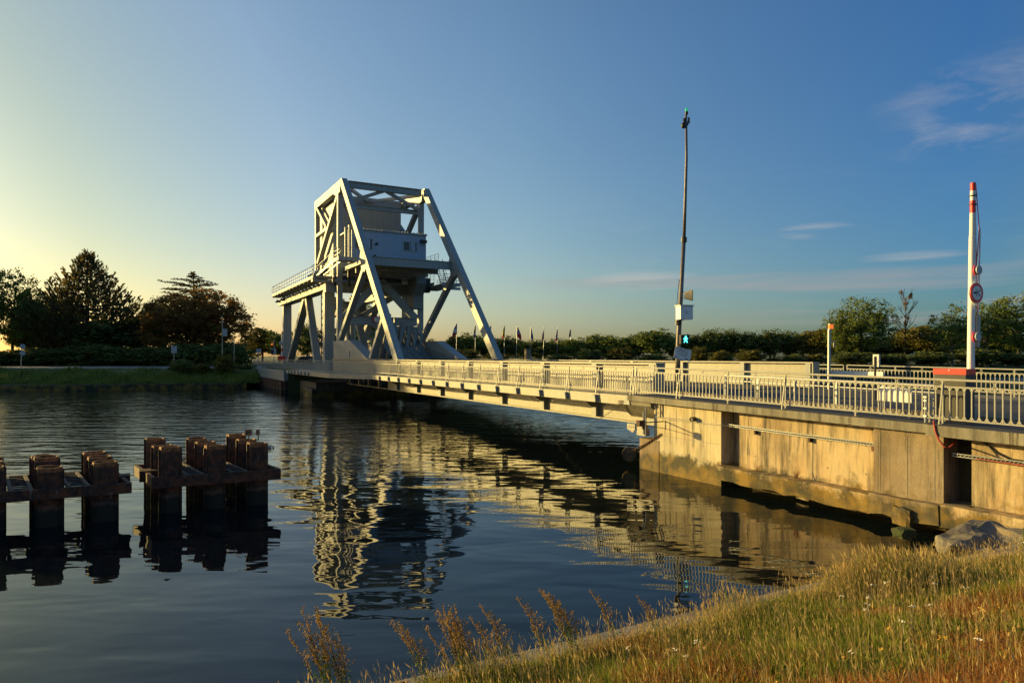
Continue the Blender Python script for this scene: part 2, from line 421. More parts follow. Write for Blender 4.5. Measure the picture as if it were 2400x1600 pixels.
lk(nt, H, bn.inputs['Height']); lk(nt, bn.outputs['Normal'], b.inputs['Normal'])
M['water'] = m
struct(mb, 'water', M['water'])

def land(name, outline, z, mat, zb=-1.5):
    mb = MB(); mb.prism([(x,y,z) for x, y in outline], (0,0,zb-z)); 
    return struct(mb, name, mat)
def xy(p): return (p.x, p.y)
# far bank: quay line runs from far left, past the bridge (s = 62 on the far side), and on to the right
FQ = [(-700,62), (-58,89.0), (-38.0,94.5)]       # quay edge west of bridge
E0 = B(90,-3.9,0); E1 = B(63,-3.9,0); E2 = B(63,14.5,0)
far_right = [xy(E2), xy(B(63,300,0)), xy(B(63,1500,0))]
ZL = 2.45
mb = MB()
outl = [(-2500,62+0), (-700,66)] + [(-56,97.5), (-37.5,101.8), xy(E0), xy(E1), xy(E2)] + far_right[1:] + [(2500,3500), (-2500,3500)]
fr_ = [(-2500,66), (-700,66), (-56,97.5), (-37.5,101.8), xy(E0), xy(E1), xy(E2), xy(B(63,300,0)), xy(B(63,1500,0)), (2500, 3400)]
for (xa,ya),(xb,yb) in zip(fr_, fr_[1:]):
    mb.add([(xa,ya,ZL),(xb,yb,ZL),(xb,3500,ZL),(xa,3500,ZL),(xa,ya,-2),(xb,yb,-2)], [(0,1,2,3),(0,4,5,1)])
struct(mb, 'far_ground', M['farland'])
# grassy slope down to the quay, and quay coping
mb = MB()
q = [(-700,62.3), (-58,89.3), (-37,95.2)]; t = [(-700,66.1), (-56,97.6), (-37,101.9)]
for i in range(2):
    n = 14
    for k in range(n):
        f0, f1 = k/n, (k+1)/n
        def L(a, b_, f): return (a[0]+(b_[0]-a[0])*f, a[1]+(b_[1]-a[1])*f)
        a0 = L(q[i],q[i+1],f0); a1 = L(q[i],q[i+1],f1); b0 = L(t[i],t[i+1],f0); b1 = L(t[i],t[i+1],f1)
        m0 = L(a0,b0,.35); m1 = L(a1,b1,.35)
        mb.add([(*a0,.50),(*a1,.50),(*m1,.95),(*m0,.95),(*b1,ZL+.02),(*b0,ZL+.02)], [(0,1,2,3),(3,2,4,5)])
struct(mb, 'far_bank_slope', M['bankgrass'])
mb = MB()
for i in range(2):
    a = Vector((*q[i],0)); c = Vector((*q[i+1],0)); d = (c-a).normalized(); n = Vector((d.y,-d.x,0))
    mb.hexa([a+n*.5+Vector((0,0,-1)), c+n*.5+Vector((0,0,-1)), c-n*.1+Vector((0,0,-1)), a-n*.1+Vector((0,0,-1)),
             a+n*.5+Vector((0,0,.56)), c+n*.5+Vector((0,0,.56)), c-n*.1+Vector((0,0,.56)), a-n*.1+Vector((0,0,.56))])
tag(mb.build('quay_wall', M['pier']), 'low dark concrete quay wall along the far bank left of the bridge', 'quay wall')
# road on far bank
mb = MB()
mb.add([(-700,70,ZL+.03),(-50,99.5,ZL+.03),(-32,104,ZL+.03),(-33,122,ZL+.03),(-60,120,ZL+.03),(-700,93,ZL+.03)], [(0,1,2,3,4,5)])
struct(mb, 'far_road', M['farroad'])
mb = MB()
mb.bprism([(63.2,ZL+.02),(63.2,ZL+.3),(240,ZL+.3),(240,ZL+.02)], 0.6, 8.6)
struct(mb, 'bridge_road', M['asphalt'])

# near bank: sloping grass down to a concrete kerb on the water
e0 = Vector((-.8,6.5,0)); ed = Vector((.88,.475,0)).normalized(); en = Vector((-ed.y,ed.x,0))   # en points to water
ZE = 1.28
def bank_z(x, y):
    p = Vector((x,y,0))-e0; d = -p.dot(en)      # distance inland
    te = p.dot(ed); dz = .045*max(0, te-6)
    if d < 0.34: return ZE-dz
    f = min(1, (d-.34)/5.6)
    f = f*f*(3-2*f)*.35+f*.65
    return ZE-.03-dz*(1-f)+1.42*f
def lineP(t, d): return e0+ed*t-en*d
mb = MB(); NT, ND = 90, 34
ts = [-26+ (62*i/NT) for i in range(NT+1)]
ds = [0.30+ (j/ND)**1.3*16 for j in range(ND+1)]
vs = []
for tt in ts:
    for dd in ds:
        p = lineP(tt, dd); z = bank_z(p.x,p.y) + .05*math.sin(p.x*1.7+p.y)*math.cos(p.y*1.3)*min(1,dd) 
        vs.append((p.x,p.y,z))
n = ND+1
mb.add(vs, [(i*n+j,i*n+j+1,(i+1)*n+j+1,(i+1)*n+j) for i in range(NT) for j in range(ND)])
struct(mb, 'bank', M['soil'], True)
mb = MB()
for t0_, t1_ in ((-26,6),(6,15.2)):
    a = lineP(t0_,0); c = lineP(t1_,0); a2 = lineP(t0_,.38); c2 = lineP(t1_,.38)
    za = ZE-.045*max(0,t0_-6); zc = ZE-.045*max(0,t1_-6)
    mb.hexa([Vector((*xy(p),-1.2)) for p in (a,c,c2,a2)]+[Vector((*xy(p),z_)) for p, z_ in ((a,za),(c,zc),(c2,zc),(a2,za))])
tag(mb.build('quay_kerb', M['kerb']), 'narrow pale concrete kerb between the grassy bank and the dark water', 'kerb')
# near land behind wall (right side), under the approach road
mb = MB()
pts = [xy(B(-.95,-1.1,0)), xy(B(-60,-1.1,0)), (120,-60), (900,-60), (900,500), xy(B(-.95,400,0))]
mb.prism([(x,y,2.1) for x, y in pts], (0,0,-3.5))
struct(mb, 'near_ground', M['soil'])

# ================================================================ BRIDGE LEAF
W_ = 10.0
ZG0, ZG1 = 1.35, 3.97
DK = 2.75
br = thing('bascule_bridge', B(30,5,1.3), 'pale steel lifting road bridge with A-shaped frames crossing the dark canal', 'bridge')
def two(fn, name, mat, par=br):
    for vo, sgn in ((0,1),(W_,-1)):
        mb = MB(); fn(mb, vo, sgn); yield mb.build(name, mat, par)
def girder(mb, vo, sg):
    mb.bbox(.5, 37, vo-.03, vo+.03, ZG0+.04, ZG1-.04)
    mb.bbox(37, 57, vo-.03, vo+.03, 2.55, ZG1-.04)
    mb.bbox(.44, 57, vo-.26, vo+.26, ZG1-.04, ZG1+.03)
    mb.bbox(.44, 50, vo-.24, vo+.24, ZG0-.03, ZG0+.04)
    mb.bbox(.44, .5, vo-.24, vo+.24, ZG0+.04, ZG1-.04)
    for s in [39.5+i*3.3 for i in range(4)]:
        mb.bbox(s-.15, s+.15, vo-.12, vo+.12, ZG0+.04, 2.55)
for g_ in two(girder, 'main_girder', M['girder']): pass
# web stiffeners, both sides of each girder, with the footway bracket haunch
ST = [0.75, 5.0, 9.85, 14.7, 19.55, 24.4, 29.25, 34.1]
for vo, sg in ((0,-1),(W_,1)):
    for s in ST:
        mb = MB()
        a, c = vo+sg*.03, vo+sg*.24
        # lower stiffener with haunch swept out under the footway
        pl = [(a,ZG0+.04),(c,ZG0+.04),(c,1.85),(vo+sg*.7,2.16),(vo+sg*1.74,2.34),(vo+sg*1.74,2.58),(a,2.58)]
        mb.prism([B(s-.17,v_,z_) for v_,z_ in pl], U*.025)
        mb.prism([B(s+.17,v_,z_) for v_,z_ in pl], U*.025)
        mb.bbox(s-.19, s+.19, min(c,c+sg*.02), max(c,c+sg*.02), ZG0+.04, 1.86)
        mb.bbox(s-.19, s+.19, min(a,c), max(a,c), DK+.1, ZG1-.05)
        mb.build('stiffener', M['steel2'], br)
        mb = MB(); a2, c2 = vo-sg*.03, vo-sg*.24
        mb.bbox(s-.15, s+.15, min(a2,c2), max(a2,c2), ZG0+.04, ZG1-.05)
        mb.build('stiffener', M['steel2'], br)
# deck
mb = MB(); mb.bbox(.3, 57, .25, W_-.25, 2.30, DK-.02)
for s in ST + [40,45,50]: mb.bbox(s-.12, s+.12, .05, W_-.05, ZG0+.25, 2.30)
mb.build('deck', M['steel2'], br)
mb = MB(); mb.bbox(.3, 62, .9, W_-.9, DK-.02, DK+.02); mb.build('roadway', M['asphalt'], br)
# footways and their edge beams
def foot(mb, vo, sg):
    def bb(s0,s1,a,c,z0,z1): mb.bbox(s0,s1,min(a,c),max(a,c),z0,z1)
    bb(.2, 36, vo+sg*.06, vo+sg*1.72, 2.55, 2.62)
    bb(.2, 36, vo+sg*1.72, vo+sg*1.78, 2.30, 2.66)
    bb(.2, 36, vo+sg*1.60, vo+sg*1.78, 2.26, 2.30)
for sgn, vo in ((-1,0),(1,W_)):
    mb = MB(); foot(mb, vo, sgn)
    # bulge round the tower
    k = [B(36,vo+sgn*1.75,0), B(41.5,vo+sgn*4.2,0), B(62.5,vo+sgn*4.2,0), B(62.5,vo+sgn*.3,0), B(36,vo+sgn*.3,0)]
    if sgn > 0: k = k[::-1]
    mb.prism([p+Vector((0,0,2.55)) for p in k], (0,0,.07))
    for p, q_ in ((B(36,vo+sgn*1.75,0),B(41.5,vo+sgn*4.2,0)),(B(41.5,vo+sgn*4.2,0),B(62.5,vo+sgn*4.2,0))):
        d = (q_-p).normalized(); n = Vector((d.y,-d.x,0))*.03
        mb.hexa([p-n+Vector((0,0,2.26)),q_-n+Vector((0,0,2.26)),q_+n+Vector((0,0,2.26)),p+n+Vector((0,0,2.26)),
                 p-n+Vector((0,0,2.66)),q_-n+Vector((0,0,2.66)),q_+n+Vector((0,0,2.66)),p+n+Vector((0,0,2.66))])
    mb.build('footway', M['girder'], br)
POSTS = [.3+2.4*i for i in range(15)]
for vo, sg in ((0,-1),(W_,1)):
    for s in POSTS + [50+1.8*i for i in range(7)]:
        v0 = 1.78 if s < 36 else 4.23
        mb = MB()
        pl = [(s-.13,2.60),(s+.13,2.60),(s+.20,2.30),(s-.20,2.30)]
        a = vo+sg*v0
        mb.prism([B(p_,a,z_) for p_,z_ in pl], V*sg*.16)
        mb.build('post_bracket', M['steel2'], br)

# A-frames -------------------------------------------------------
MW = .62                        # member width across the bridge
def frame_part(name, fn, mat='steel'):
    for vo in (0, W_-MW+.35):
        mb = MB(); fn(mb, vo-.05, vo-.05+MW); mb.build(name, M[mat], br)
LEG = ((34.9,3.98),(53.55,23.6))
def on_leg(z): 
    f = (z-LEG[0][1])/(LEG[1][1]-LEG[0][1]); return (LEG[0][0]+(LEG[1][0]-LEG[0][0])*f, z)
frame_part('inclined_leg', lambda mb,a,c: mb.bprism([(34.3,3.98),(35.5,3.98),(54.2,23.95),(53.05,23.95)], a, c))
frame_part('vertical_post', lambda mb,a,c: (mb.member((55.2,4.0),(54.9,23.0),.5,a+.02,c-.02)))
frame_part('rear_diagonal', lambda mb,a,c: mb.member((54.5,23.0),(65.2,16.0),.46,a+.03,c-.03))
frame_part('top_chord', lambda mb,a,c: mb.bprism([(53.6,23.93),(53.9,22.6),(55.6,22.5),(57,23.0),(66.4,22.95),(66.4,23.93)], a+.01, c-.01))
frame_part('rear_post', lambda mb,a,c: mb.member((66.1,15.2),(66.1,23.0),.5,a+.04,c-.04))
frame_part('rear_strut', lambda mb,a,c: (mb.member((66.1,19.5),(60.2,19.6),.35,a+.05,c-.05), mb.member((65.9,23.2),(60.8,19.9),.35,a+.06,c-.06)))
frame_part('lower_diagonal', lambda mb,a,c: mb.member((44.35,13.5),(54.8,6.0),.52,a+.02,c-.02))
mb = MB(); mb.member((38.9,7.9),(43.0,4.0),.42,.03,.72); mb.build('short_strut', M['steel'], br)
frame_part('gusset_plate', lambda mb,a,c: mb.bprism([(43.4,13.3),(44.3,12.6),(45.3,13.0),(45.9,14.4),(45.4,15.2)], a-.012, c+.012))
# pedestal boxes on the girders
frame_part('pedestal', lambda mb,a,c: mb.bprism([(56.2,3.98),(56.2,5.9),(49.2,5.9),(43.0,3.98)], a-.12, c+.12), 'steel2')
frame_part('pedestal_rib', lambda mb,a,c: (mb.bprism([(49.3,3.99),(49.3,5.92),(49.2,5.92),(49.2,3.99)], a-.19, c+.19), mb.bprism([(56.3,5.9),(56.3,5.97),(49.1,5.97),(42.6,4.0),(43.0,4.0)], a-.2, c+.2)))
def vbeam(p, q, d, h, name='cross_beam', mat='steel'):      # (s,v,z) -> (s,v,z)
    mb = MB(); a = B(*p); c = B(*q); t = (c-a).normalized(); n1 = Vector((0,0,1)); n1 = (n1-t*n1.dot(t)).normalized()*h/2
    n2 = t.cross(n1).normalized()*d/2
    mb.hexa([a-n1-n2, c-n1-n2, c-n1+n2, a-n1+n2, a+n1-n2, c+n1-n2, c+n1+n2, a+n1+n2]); mb.build(name, M[mat], br)
def ibeam(p, q, d, h, name='cross_beam', mat='steel'):
    mb = MB(); a = B(*p); c = B(*q); t = (c-a).normalized(); n1 = Vector((0,0,1)); n1 = (n1-t*n1.dot(t)).normalized()
    n2 = t.cross(n1).normalized()
    def pc(z0, z1, w0):
        mb.hexa([a+n1*z0-n2*w0,c+n1*z0-n2*w0,c+n1*z0+n2*w0,a+n1*z0+n2*w0,a+n1*z1-n2*w0,c+n1*z1-n2*w0,c+n1*z1+n2*w0,a+n1*z1+n2*w0])
    pc(-h/2,-h/2+.05,d/2); pc(h/2-.05,h/2,d/2); pc(-h/2+.05,h/2-.05,.03)
    mb.build(name, M[mat], br)
ibeam((53.5,.8,23.45),(53.5,9.5,23.45),.5,.75)
ibeam((54.6,.8,21.35),(54.6,9.5,21.35),.4,.5)
vbeam((54.4,.8,21.6),(53.6,5.0,23.2),.3,.35,'portal_brace'); vbeam((53.6,5.2,23.2),(54.4,9.5,21.6),.3,.35,'portal_brace')
vbeam((54.0,.9,23.25),(60.0,5.0,23.25),.3,.35,'top_brace'); vbeam((60.0,5.2,23.25),(54.0,9.4,23.25),.3,.35,'top_brace')
ibeam((55.0,.8,8.35),(55.0,9.5,8.35),.6,.95)
vbeam((55.1,5.0,13.1),(55.1,9.4,8.7),.5,.85,'portal_diagonal'); vbeam((55.1,4.9,13.1),(55.1,.8,8.7),.5,.85,'portal_diagonal')
ibeam((56.8,.8,12.2),(56.8,9.5,12.2),.7,1.1)
vbeam((62,.9,7.0),(62,9.3,12.0),.4,.6,'portal_diagonal','steel2')
vbeam((62,9.3,6.5),(62,.9,11.5),.4,.6,'portal_diagonal','steel2')
# long transverse tubes under the platform
mb = MB(); mb.tube([B(56.0,.6,13.1),B(56.0,8.6,13.1)], .42, 14); mb.tube([B(55.0,-.3,12.75),B(55.0,8.6,12.75)], .2, 10)
mb.build('drive_shaft', M['steel2'], br, True)
mb = MB(); mb.tube([B(55.0,7.6,13.0),B(55.0,8.3,13.0)], .3, 12); mb.build('shaft_coupling', M['white'], br, True)
# counterweight box
mb = MB(); mb.bbox(60.3, 67.6, .82, 9.35, 12.6, 23.75)
cw = mb.build('counterweight', M['steel'], br)
mb = MB()
for z in (23.45,): mb.bbox(60.22, 67.7, .74, 9.45, z, z+.32)
for v_ in (3.0,): mb.bbox(60.2,60.3,v_-.04,v_+.04,12.7,23.4)
mb.build('flange', M['steel'], cw)
for v_ in (1.8,2.2):
    mb = MB(); mb.bbox(60.2,60.3,v_,v_+.14,22.3,22.8); mb.build('lifting_eye', M['dark'], cw)
# operator cabin
mb = MB()
mb.bbox(50.0, 51.6, .25, 8.7, 14.35, 17.8); mb.bbox(51.6, 55.5, 2.4, 8.6, 14.35, 17.7)
cab = mb.build('control_cabin', M['cabin'], br)
mb = MB(); mb.bbox(49.85, 55.7, .15, 8.8, 17.8, 17.95)
for i in range(26): mb.bbox(49.82, 49.9, .2+i*.33, .36+i*.33, 17.92, 18.02)
mb.build('roof', M['steel'], cab)
for v0,v1,z0,z1,nm in ((5.95,7.65,15.9,17.05,2),(.55,2.55,15.7,17.0,2)):
    mb = MB()
    mb.bbox(49.94,49.995,v0,v1,z0,z0+.09); mb.bbox(49.94,49.995,v0,v1,z1-.09,z1)
    for vv_ in (v0,v0+(v1-v0)*.45,v1-.09): mb.bbox(49.945,49.99,vv_,vv_+.09,z0+.09,z1-.09)
    f = mb.build('window', M['galv'], cab)
    mb = MB(); mb.bbox(49.97,49.992,v0+.09,v1-.09,z0+.09,z1-.09); mb.build('pane', M['glass'], f)
    mb = MB(); mb.bbox(49.955,49.968,v0+(v1-v0)*.56,v0+(v1-v0)*.86,z0+.12,z1-.12); mb.build('blind', M['cabin'], f)
mb = MB(); mb.bprism([(49.99,17.35),(49.99,16.95),(49.5,16.95),(49.5,17.2)], 8.0, 8.65); mb.build('floodlight', M['dark'], cab)
mb = MB(); mb.tube([B(49.9,2.9,16.4),B(49.6,2.95,16.45)], .13, 8); mb.build('camera_housing', M['dark'], cab)
mb = MB(); mb.tube([B(49.95,2.75,15.1),B(49.8,2.75,15.1)], .16, 8); mb.build('bell', M['dark'], cab)
mb = MB(); mb.bbox(50.4,51.3,.2,.245,14.4,16.5); mb.build('door', M['steel'], cab)
# platform under the cabin
mb = MB()
mb.bbox(45.2, 57.0, .6, 9.68, 13.9, 14.3); mb.bbox(45.1, 45.25, .58, 9.7, 13.5, 14.34); mb.bbox(45.0,45.5,.58,9.7,14.3,14.36)
mb.bbox(46.6, 48.8, -2.0, -.1, 14.1, 14.3); mb.bbox(46.5, 46.6, -2.0, -.1, 13.95, 14.34); mb.bbox(46.5,48.8,-2.06,-2.0,13.95,14.34)
for s in (48,51,54): mb.bbox(s-.12,s+.12,.95,9.3,13.3,13.85)
pf = mb.build('platform', M['steel'], br)
def handrail(pts, name, par, h=1.1, sp_=1.2, mat='galv', r=.025, mids=(.38,.72)):
    mb = MB(); pts = [Vector(p) for p in pts]
    for a, c in zip(pts, pts[1:]):
        up = Vector((0,0,h)); mb.tube([a+up, c+up], r, 5)
        for m_ in mids: mb.tube([a+up*m_, c+up*m_], r*.7, 4)
        L_ = (c-a).length; n = max(1, round(L_/sp_))
        for i in range(n+1):
            p = a.lerp(c, i/n); mb.tube([p, p+up], r, 5)
    return mb.build(name, M[mat], par)
handrail([B(46.6,-.15,14.3),B(46.6,-1.9,14.3),B(48.8,-1.95,14.3)], 'handrail', pf)
handrail([B(50,8.8,14.3),B(46.8,8.9,14.3)], 'handrail', pf)
mb = MB(); mb.tube([B(50.2,-.3,14.3),B(50.2,-.3,18.0)], .16, 10); mb.build('vent_pipe', M['steel'], pf)
mb = MB(); mb.bbox(49.6,50.0,-.15,.1,14.3,18.2); mb.build('cable_duct', M['steel'], pf)
# rolling heads at the pivot, both trusses
def head(mb, vo, sg):
    pl = [(53.6,9.9),(53.9,12.2),(53.2,13.6),(54.2,14.2),(56.2,14.2),(57.0,13.2),(56.6,11.8),(55.6,10.6),(55.5,9.6)]
    mb.bprism(pl, vo+.9*(sg>0)-.0, vo+.9*(sg>0)+.35)
for vo in (9.05,): 
    mb = MB(); mb.bprism([(54.1,9.9),(54.2,11.4),(53.2,12.8),(53.5,14.0),(56.4,14.0),(57.2,13.0),(56.2,11.6),(55.9,9.9)], vo-.25, vo+.95)
    hd = mb.build('pivot_head', M['steel2'], br)
    mb = MB()
    vc = vo+.2 if vo < 1 else vo+1.1; gr0 = .55 if vo < 1 else .95
    mb.tube([B(56,vc-.45,13.0),B(56,vc+.45,13.0)], gr0, 22)
    for k in range(18):
        a = 2*math.pi*k/18; mb.bbox(56+math.cos(a)*gr0-.08, 56+math.cos(a)*gr0+.08, vc-.3, vc+.3, 13+math.sin(a)*gr0-.08, 13+math.sin(a)*gr0+.08)
    mb.build('rolling_gear', M['dark'], br)
    if vo < 1: continue
    mb = MB(); mb.bbox(54.4,55.2,vc-.8,vc+.8,11.9,13.6); mb.bbox(53.9,54.4,vc-.3,vc+.3,12.2,13.0); mb.tube([B(54.8,vc-.9,12.2),B(54.8,vc+.9,12.2)],.28,10)
    mb.build('gearbox', M['dark'], br)
mb = MB(); mb.bbox(55.4,56.6,.1,.7,12.3,13.9); mb.tube([B(56,-.2,13.0),B(56,.9,13.0)],.45,16); mb.bbox(53.3,53.6,.75,1.0,12.0,13.8); mb.build('bearing', M['dark'], br)
# fluted curved shell between the trusses
mb = MB(); NS = 9
for k in range(NS):
    v0 = 4.6+k*.52
    for i in range(9):
        def cp(i): 
            a = rad(4+i*9.5); return (47.8+8.6*math.sin(a)*.78, 9.6-5.6*math.cos(a))
        p = cp(i); q_ = cp(i+1)
        if p[1] < 2.6 or q_[1] > 8.3: continue
        d_ = .16 if k % 2 else 0
        mb.hexa([B(p[0]-d_,v0,p[1]),B(q_[0]-d_,v0,q_[1]),B(q_[0]-d_,v0+.5,q_[1]),B(p[0]-d_,v0+.5,p[1]),
                 B(p[0]-d_+.12,v0,p[1]+.03),B(q_[0]-d_+.12,v0,q_[1]+.03),B(q_[0]-d_+.12,v0+.5,q_[1]+.03),B(p[0]-d_+.12,v0+.5,p[1]+.03)])
mb.build('curved_shell', M['steel2'], br)
mb = MB()
for k in range(7):
    v0 = 3.6+k*.85
    mb.bprism([(52.5,3.9),(50.2+.25*k,9.3-.42*k),(50.7+.25*k,9.4-.42*k),(54.2,3.9)], v0, v0+.35)
mb.build('shell_rib', M['steel'], br)
# round no-entry sign on the portal beam
mb = MB(); mb.disc(B(54.6,4.4,8.5), -U, .42, .04, 20); sg_ = mb.build('round_sign', M['red'], br)
mb = MB(); mb.disc(B(54.57,4.4,8.5), -U, .30, .04, 20); mb.build('sign_face', M['white'], sg_)

# ================================================================ FIXED TRACK TOWER
tw = thing('track_tower', B(75,5,2.4), 'grey steel trestle with long railed walkway behind the A-frames', 'tower')
for vo in (-.45, W_-.55):
    for (s_, nm, d) in ((86,'column',1.1),(59.7,'column',1.25)):
        mb = MB(); mb.bbox(s_-d/2, s_+d/2, vo+.02, vo+1.08, 2.3, 12.05); c_ = mb.build('column', M['steel'], tw)
        mb = MB(); mb.bbox(s_-d/2-.06, s_-d/2-.0, vo-.04, vo+1.14, 2.3, 12.05); mb.build('column_flange', M['steel'], c_)
    mb = MB(); mb.member((71.3,12.4),(84.8,2.4),.75,vo+.1,vo+1.0); mb.build('diagonal_leg', M['steel'], tw)
    mb = MB(); mb.member((70.9,12.4),(64.6,2.4),.75,vo+.12,vo+.98); mb.build('diagonal_leg', M['steel'], tw)
    mb = MB(); mb.bbox(57.5, 88, vo-.35, vo+1.1, 12.05, 12.45)
    for i in range(9): 
        s0 = 57.6+i*3.38
        mb.bprism([(s0,12.45),(s0+.35,12.9),(s0+2.7,12.9),(s0+3.05,12.45)], vo-.38, vo+1.13)
    mb.build('track_beam', M['steel2'], tw)
# counter trusses inside (far side diagonals visible between)
for (a_, c_) in (((60,4.2),(66,12)),((72,12),(64,3.0))):
    mb = MB(); mb.member(a_, c_, .6, 4.4, 5.2); mb.build('inner_brace', M['steel2'], tw)
mb = MB(); mb.bbox(66,72,3.0,6.6,9.6,11.2); mb.bbox(65.6,72.4,2.8,6.8,11.2,11.35); mb.bbox(65.6,72.4,2.8,6.8,10.4,10.5); mb.build('buffer_house', M['steel2'], tw)
mb = MB(); mb.tube([B(67,5,2.4),B(67,5,9.6)], .3, 10); mb.build('column', M['steel'], tw)
def walkway(v0, v1, s0, s1, side):
    mb = MB(); mb.bbox(s0, s1, v0, v1, 13.25, 13.35)
    ve = v0 if side < 0 else v1
    mb.bbox(s0, s1, ve-.04, ve+.04, 13.1, 13.45)
    i = s0+.5
    while i < s1: mb.bbox(i-.08, i+.08, v0, v1, 12.95, 13.25); i += 2.2
    wk = mb.build('walkway', M['steel2'], tw)
    handrail([B(s0,ve,13.4),B(s1,ve,13.4)], 'handrail', wk, 1.15, 1.25, 'galv', .03)
    handrail([B(s1,v0,13.4),B(s1,v1,13.4)], 'handrail', wk, 1.15, 1.25, 'galv', .03)
    return wk
wk1 = walkway(-2.35, -.5, 57.0, 84.0, -1)
wk2 = walkway(W_+.65, W_+2.5, 57.0, 84.0, 1)
mb = MB(); mb.bbox(56.2,57.0,-2.5,-.3,12.7,13.0); mb.bbox(56.1,57.0,-2.5,-.3,13.1,13.4); mb.bprism([(56.3,11.6),(57.6,11.6),(57.4,12.6),(56.5,12.6)], -1.0, .1); mb.build('end_platform', M['steel'], tw)
handrail([B(56.1,-.4,13.4),B(56.1,-2.4,13.4),B(57,-2.4,13.4)], 'handrail', wk1, 1.2, .8, 'galv', .03)
mb = MB(); mb.bbox(50.2,57.0,W_+.8,W_+2.9,12.35,12.6); mb.bbox(50.1,50.2,W_+.7,W_+3.0,11.9,12.2); mb.bbox(50.1,50.2,W_+.7,W_+3.0,12.3,12.7); mb.build('end_platform', M['steel'], tw)
handrail([B(57,W_+2.9,12.6),B(50.2,W_+2.9,12.6),B(50.2,W_+.9,12.6)], 'handrail', wk2, 1.1, .9, 'galv', .03)
# stairs between platforms (near and far)
def stair(p, q_, wv, par):
    mb = MB(); p = Vector(p); q_ = Vector(q_)
    for o_ in (0, wv): mb.hexa([p+V*o_+Vector((0,0,-.12)),q_+V*o_+Vector((0,0,-.12)),q_+V*(o_+.05)+Vector((0,0,-.12)),p+V*(o_+.05)+Vector((0,0,-.12)),
                                p+V*o_+Vector((0,0,.12)),q_+V*o_+Vector((0,0,.12)),q_+V*(o_+.05)+Vector((0,0,.12)),p+V*(o_+.05)+Vector((0,0,.12))])
    n = 8
    for i in range(n):
        c = p.lerp(q_, (i+.5)/n)+V*(wv/2); mb.box(c, wv, .22, .03, math.atan2(V.y,V.x))
    for o_ in (0, wv):
        mb.tube([p+V*o_+Vector((0,0,1)),q_+V*o_+Vector((0,0,1))], .025, 5)
        for i in range(4): c = p.lerp(q_, i/3)+V*o_; mb.tube([c, c+Vector((0,0,1))], .02, 4)
    mb.build('stair', M['galv'], par)
stair(B(57.0,-1.9,13.45), B(48.8,-1.9,14.25), .7, wk1)
stair(B(49.8,W_-.2,14.3), B(52.5,W_+1.6,12.6), .8, wk2)
# clutter at the near walkway end: motors, boxes, valve wheels, small lamps
for k,(s_,v_,z_,a_) in enumerate([(59.5,-1.2,13.9,.5),(58.2,-1.0,13.8,.4),(60.6,-1.6,13.8,.35),(57.6,-.7,14.1,.45)]):
    mb = MB(); c = B(s_,v_,z_); mb.box(c, a_*1.5, a_, a_*1.5, .4); mb.tube([c+V*-.5, c+V*.5], a_*.35, 10); mb.tube([c+Vector((0,0,.3)), c+Vector((0,0,.9))], .05, 6); mb.disc(c+Vector((0,0,.75)), V, .22, .05, 12)
    mb.build('motor', M['dark'] if k%2 else M['steel2'], wk1)
mb = MB(); mb.sphere(B(58.0,-1.6,14.6), .11, 8); mb.build('warning_lamp', M['red'], wk1)
for s_ in (82.5, 79):
    mb = MB(); p = B(s_,-1.9,13.0); mb.tube([p, p-Vector((0,0,.5))], .03, 5); mb.prism([p+Vector((-.35,0,-.85)), p+Vector((.25,0,-.85)), p+Vector((.2,0,-.5)), p+Vector((-.05,0,-.5))], V*.3)
    mb.build('underside_lamp', M['dark'], wk1)
# chain ladder hanging beside the near column
mb = MB()
for i in range(18):
    z0 = 11.6-i*.42; c = B(61.4,-.1,z0)
    if i%2: mb.tube([c, c-Vector((0,0,.5))], .05, 5); 
    else: mb.box(c-Vector((0,0,.2)), .32, .1, .28, .3)
mb.build('hanging_chain', M['dark'], tw)
mb = MB(); mb.tube([B(61.9,-.2,12),B(61.9,-.2,3)], .06, 6); mb.build('cable', M['dark'], tw)
# open steel stair tower seen between the frames
stt = thing('stair_tower', B(69,3.2,2.4), 'small open galvanised stair tower with railed landing, seen between the A-frame legs', 'stair tower')
mb = MB(); c0 = W(857,100,2.4); 
def PT(dx, dz, dy=0): return Vector((c0.x+dx, c0.y+dy, 2.4+dz))
for dx in (-.7,.9):
    for dy in (0,1.6): mb.tube([PT(dx,0,dy),PT(dx,4.3,dy)], .07, 5)
mb.build('frame', M['galv'], stt)
mb = MB()
for dy in (0,1.6):
    mb.tube([PT(-.7,0,dy),PT(.9,2,dy)], .05, 5); mb.tube([PT(.9,2,dy),PT(-.7,3.9,dy)], .05, 5); mb.tube([PT(-.7,2,dy),PT(.9,0.3,dy)],.04,5)
mb.tube([PT(-1.6,1.2),PT(-.7,4.2)], .06, 5)
mb.build('brace', M['galv'], stt)
mb = MB(); mb.box(PT(.1,4.35,.8), 2.4, 2.0, .18); mb.build('landing', M['galv'], stt)
handrail([PT(-1.1,4.4,0),PT(1.3,4.4,0),PT(1.3,4.4,1.7)], 'handrail', stt, 1.2, .3, 'galv', .03)

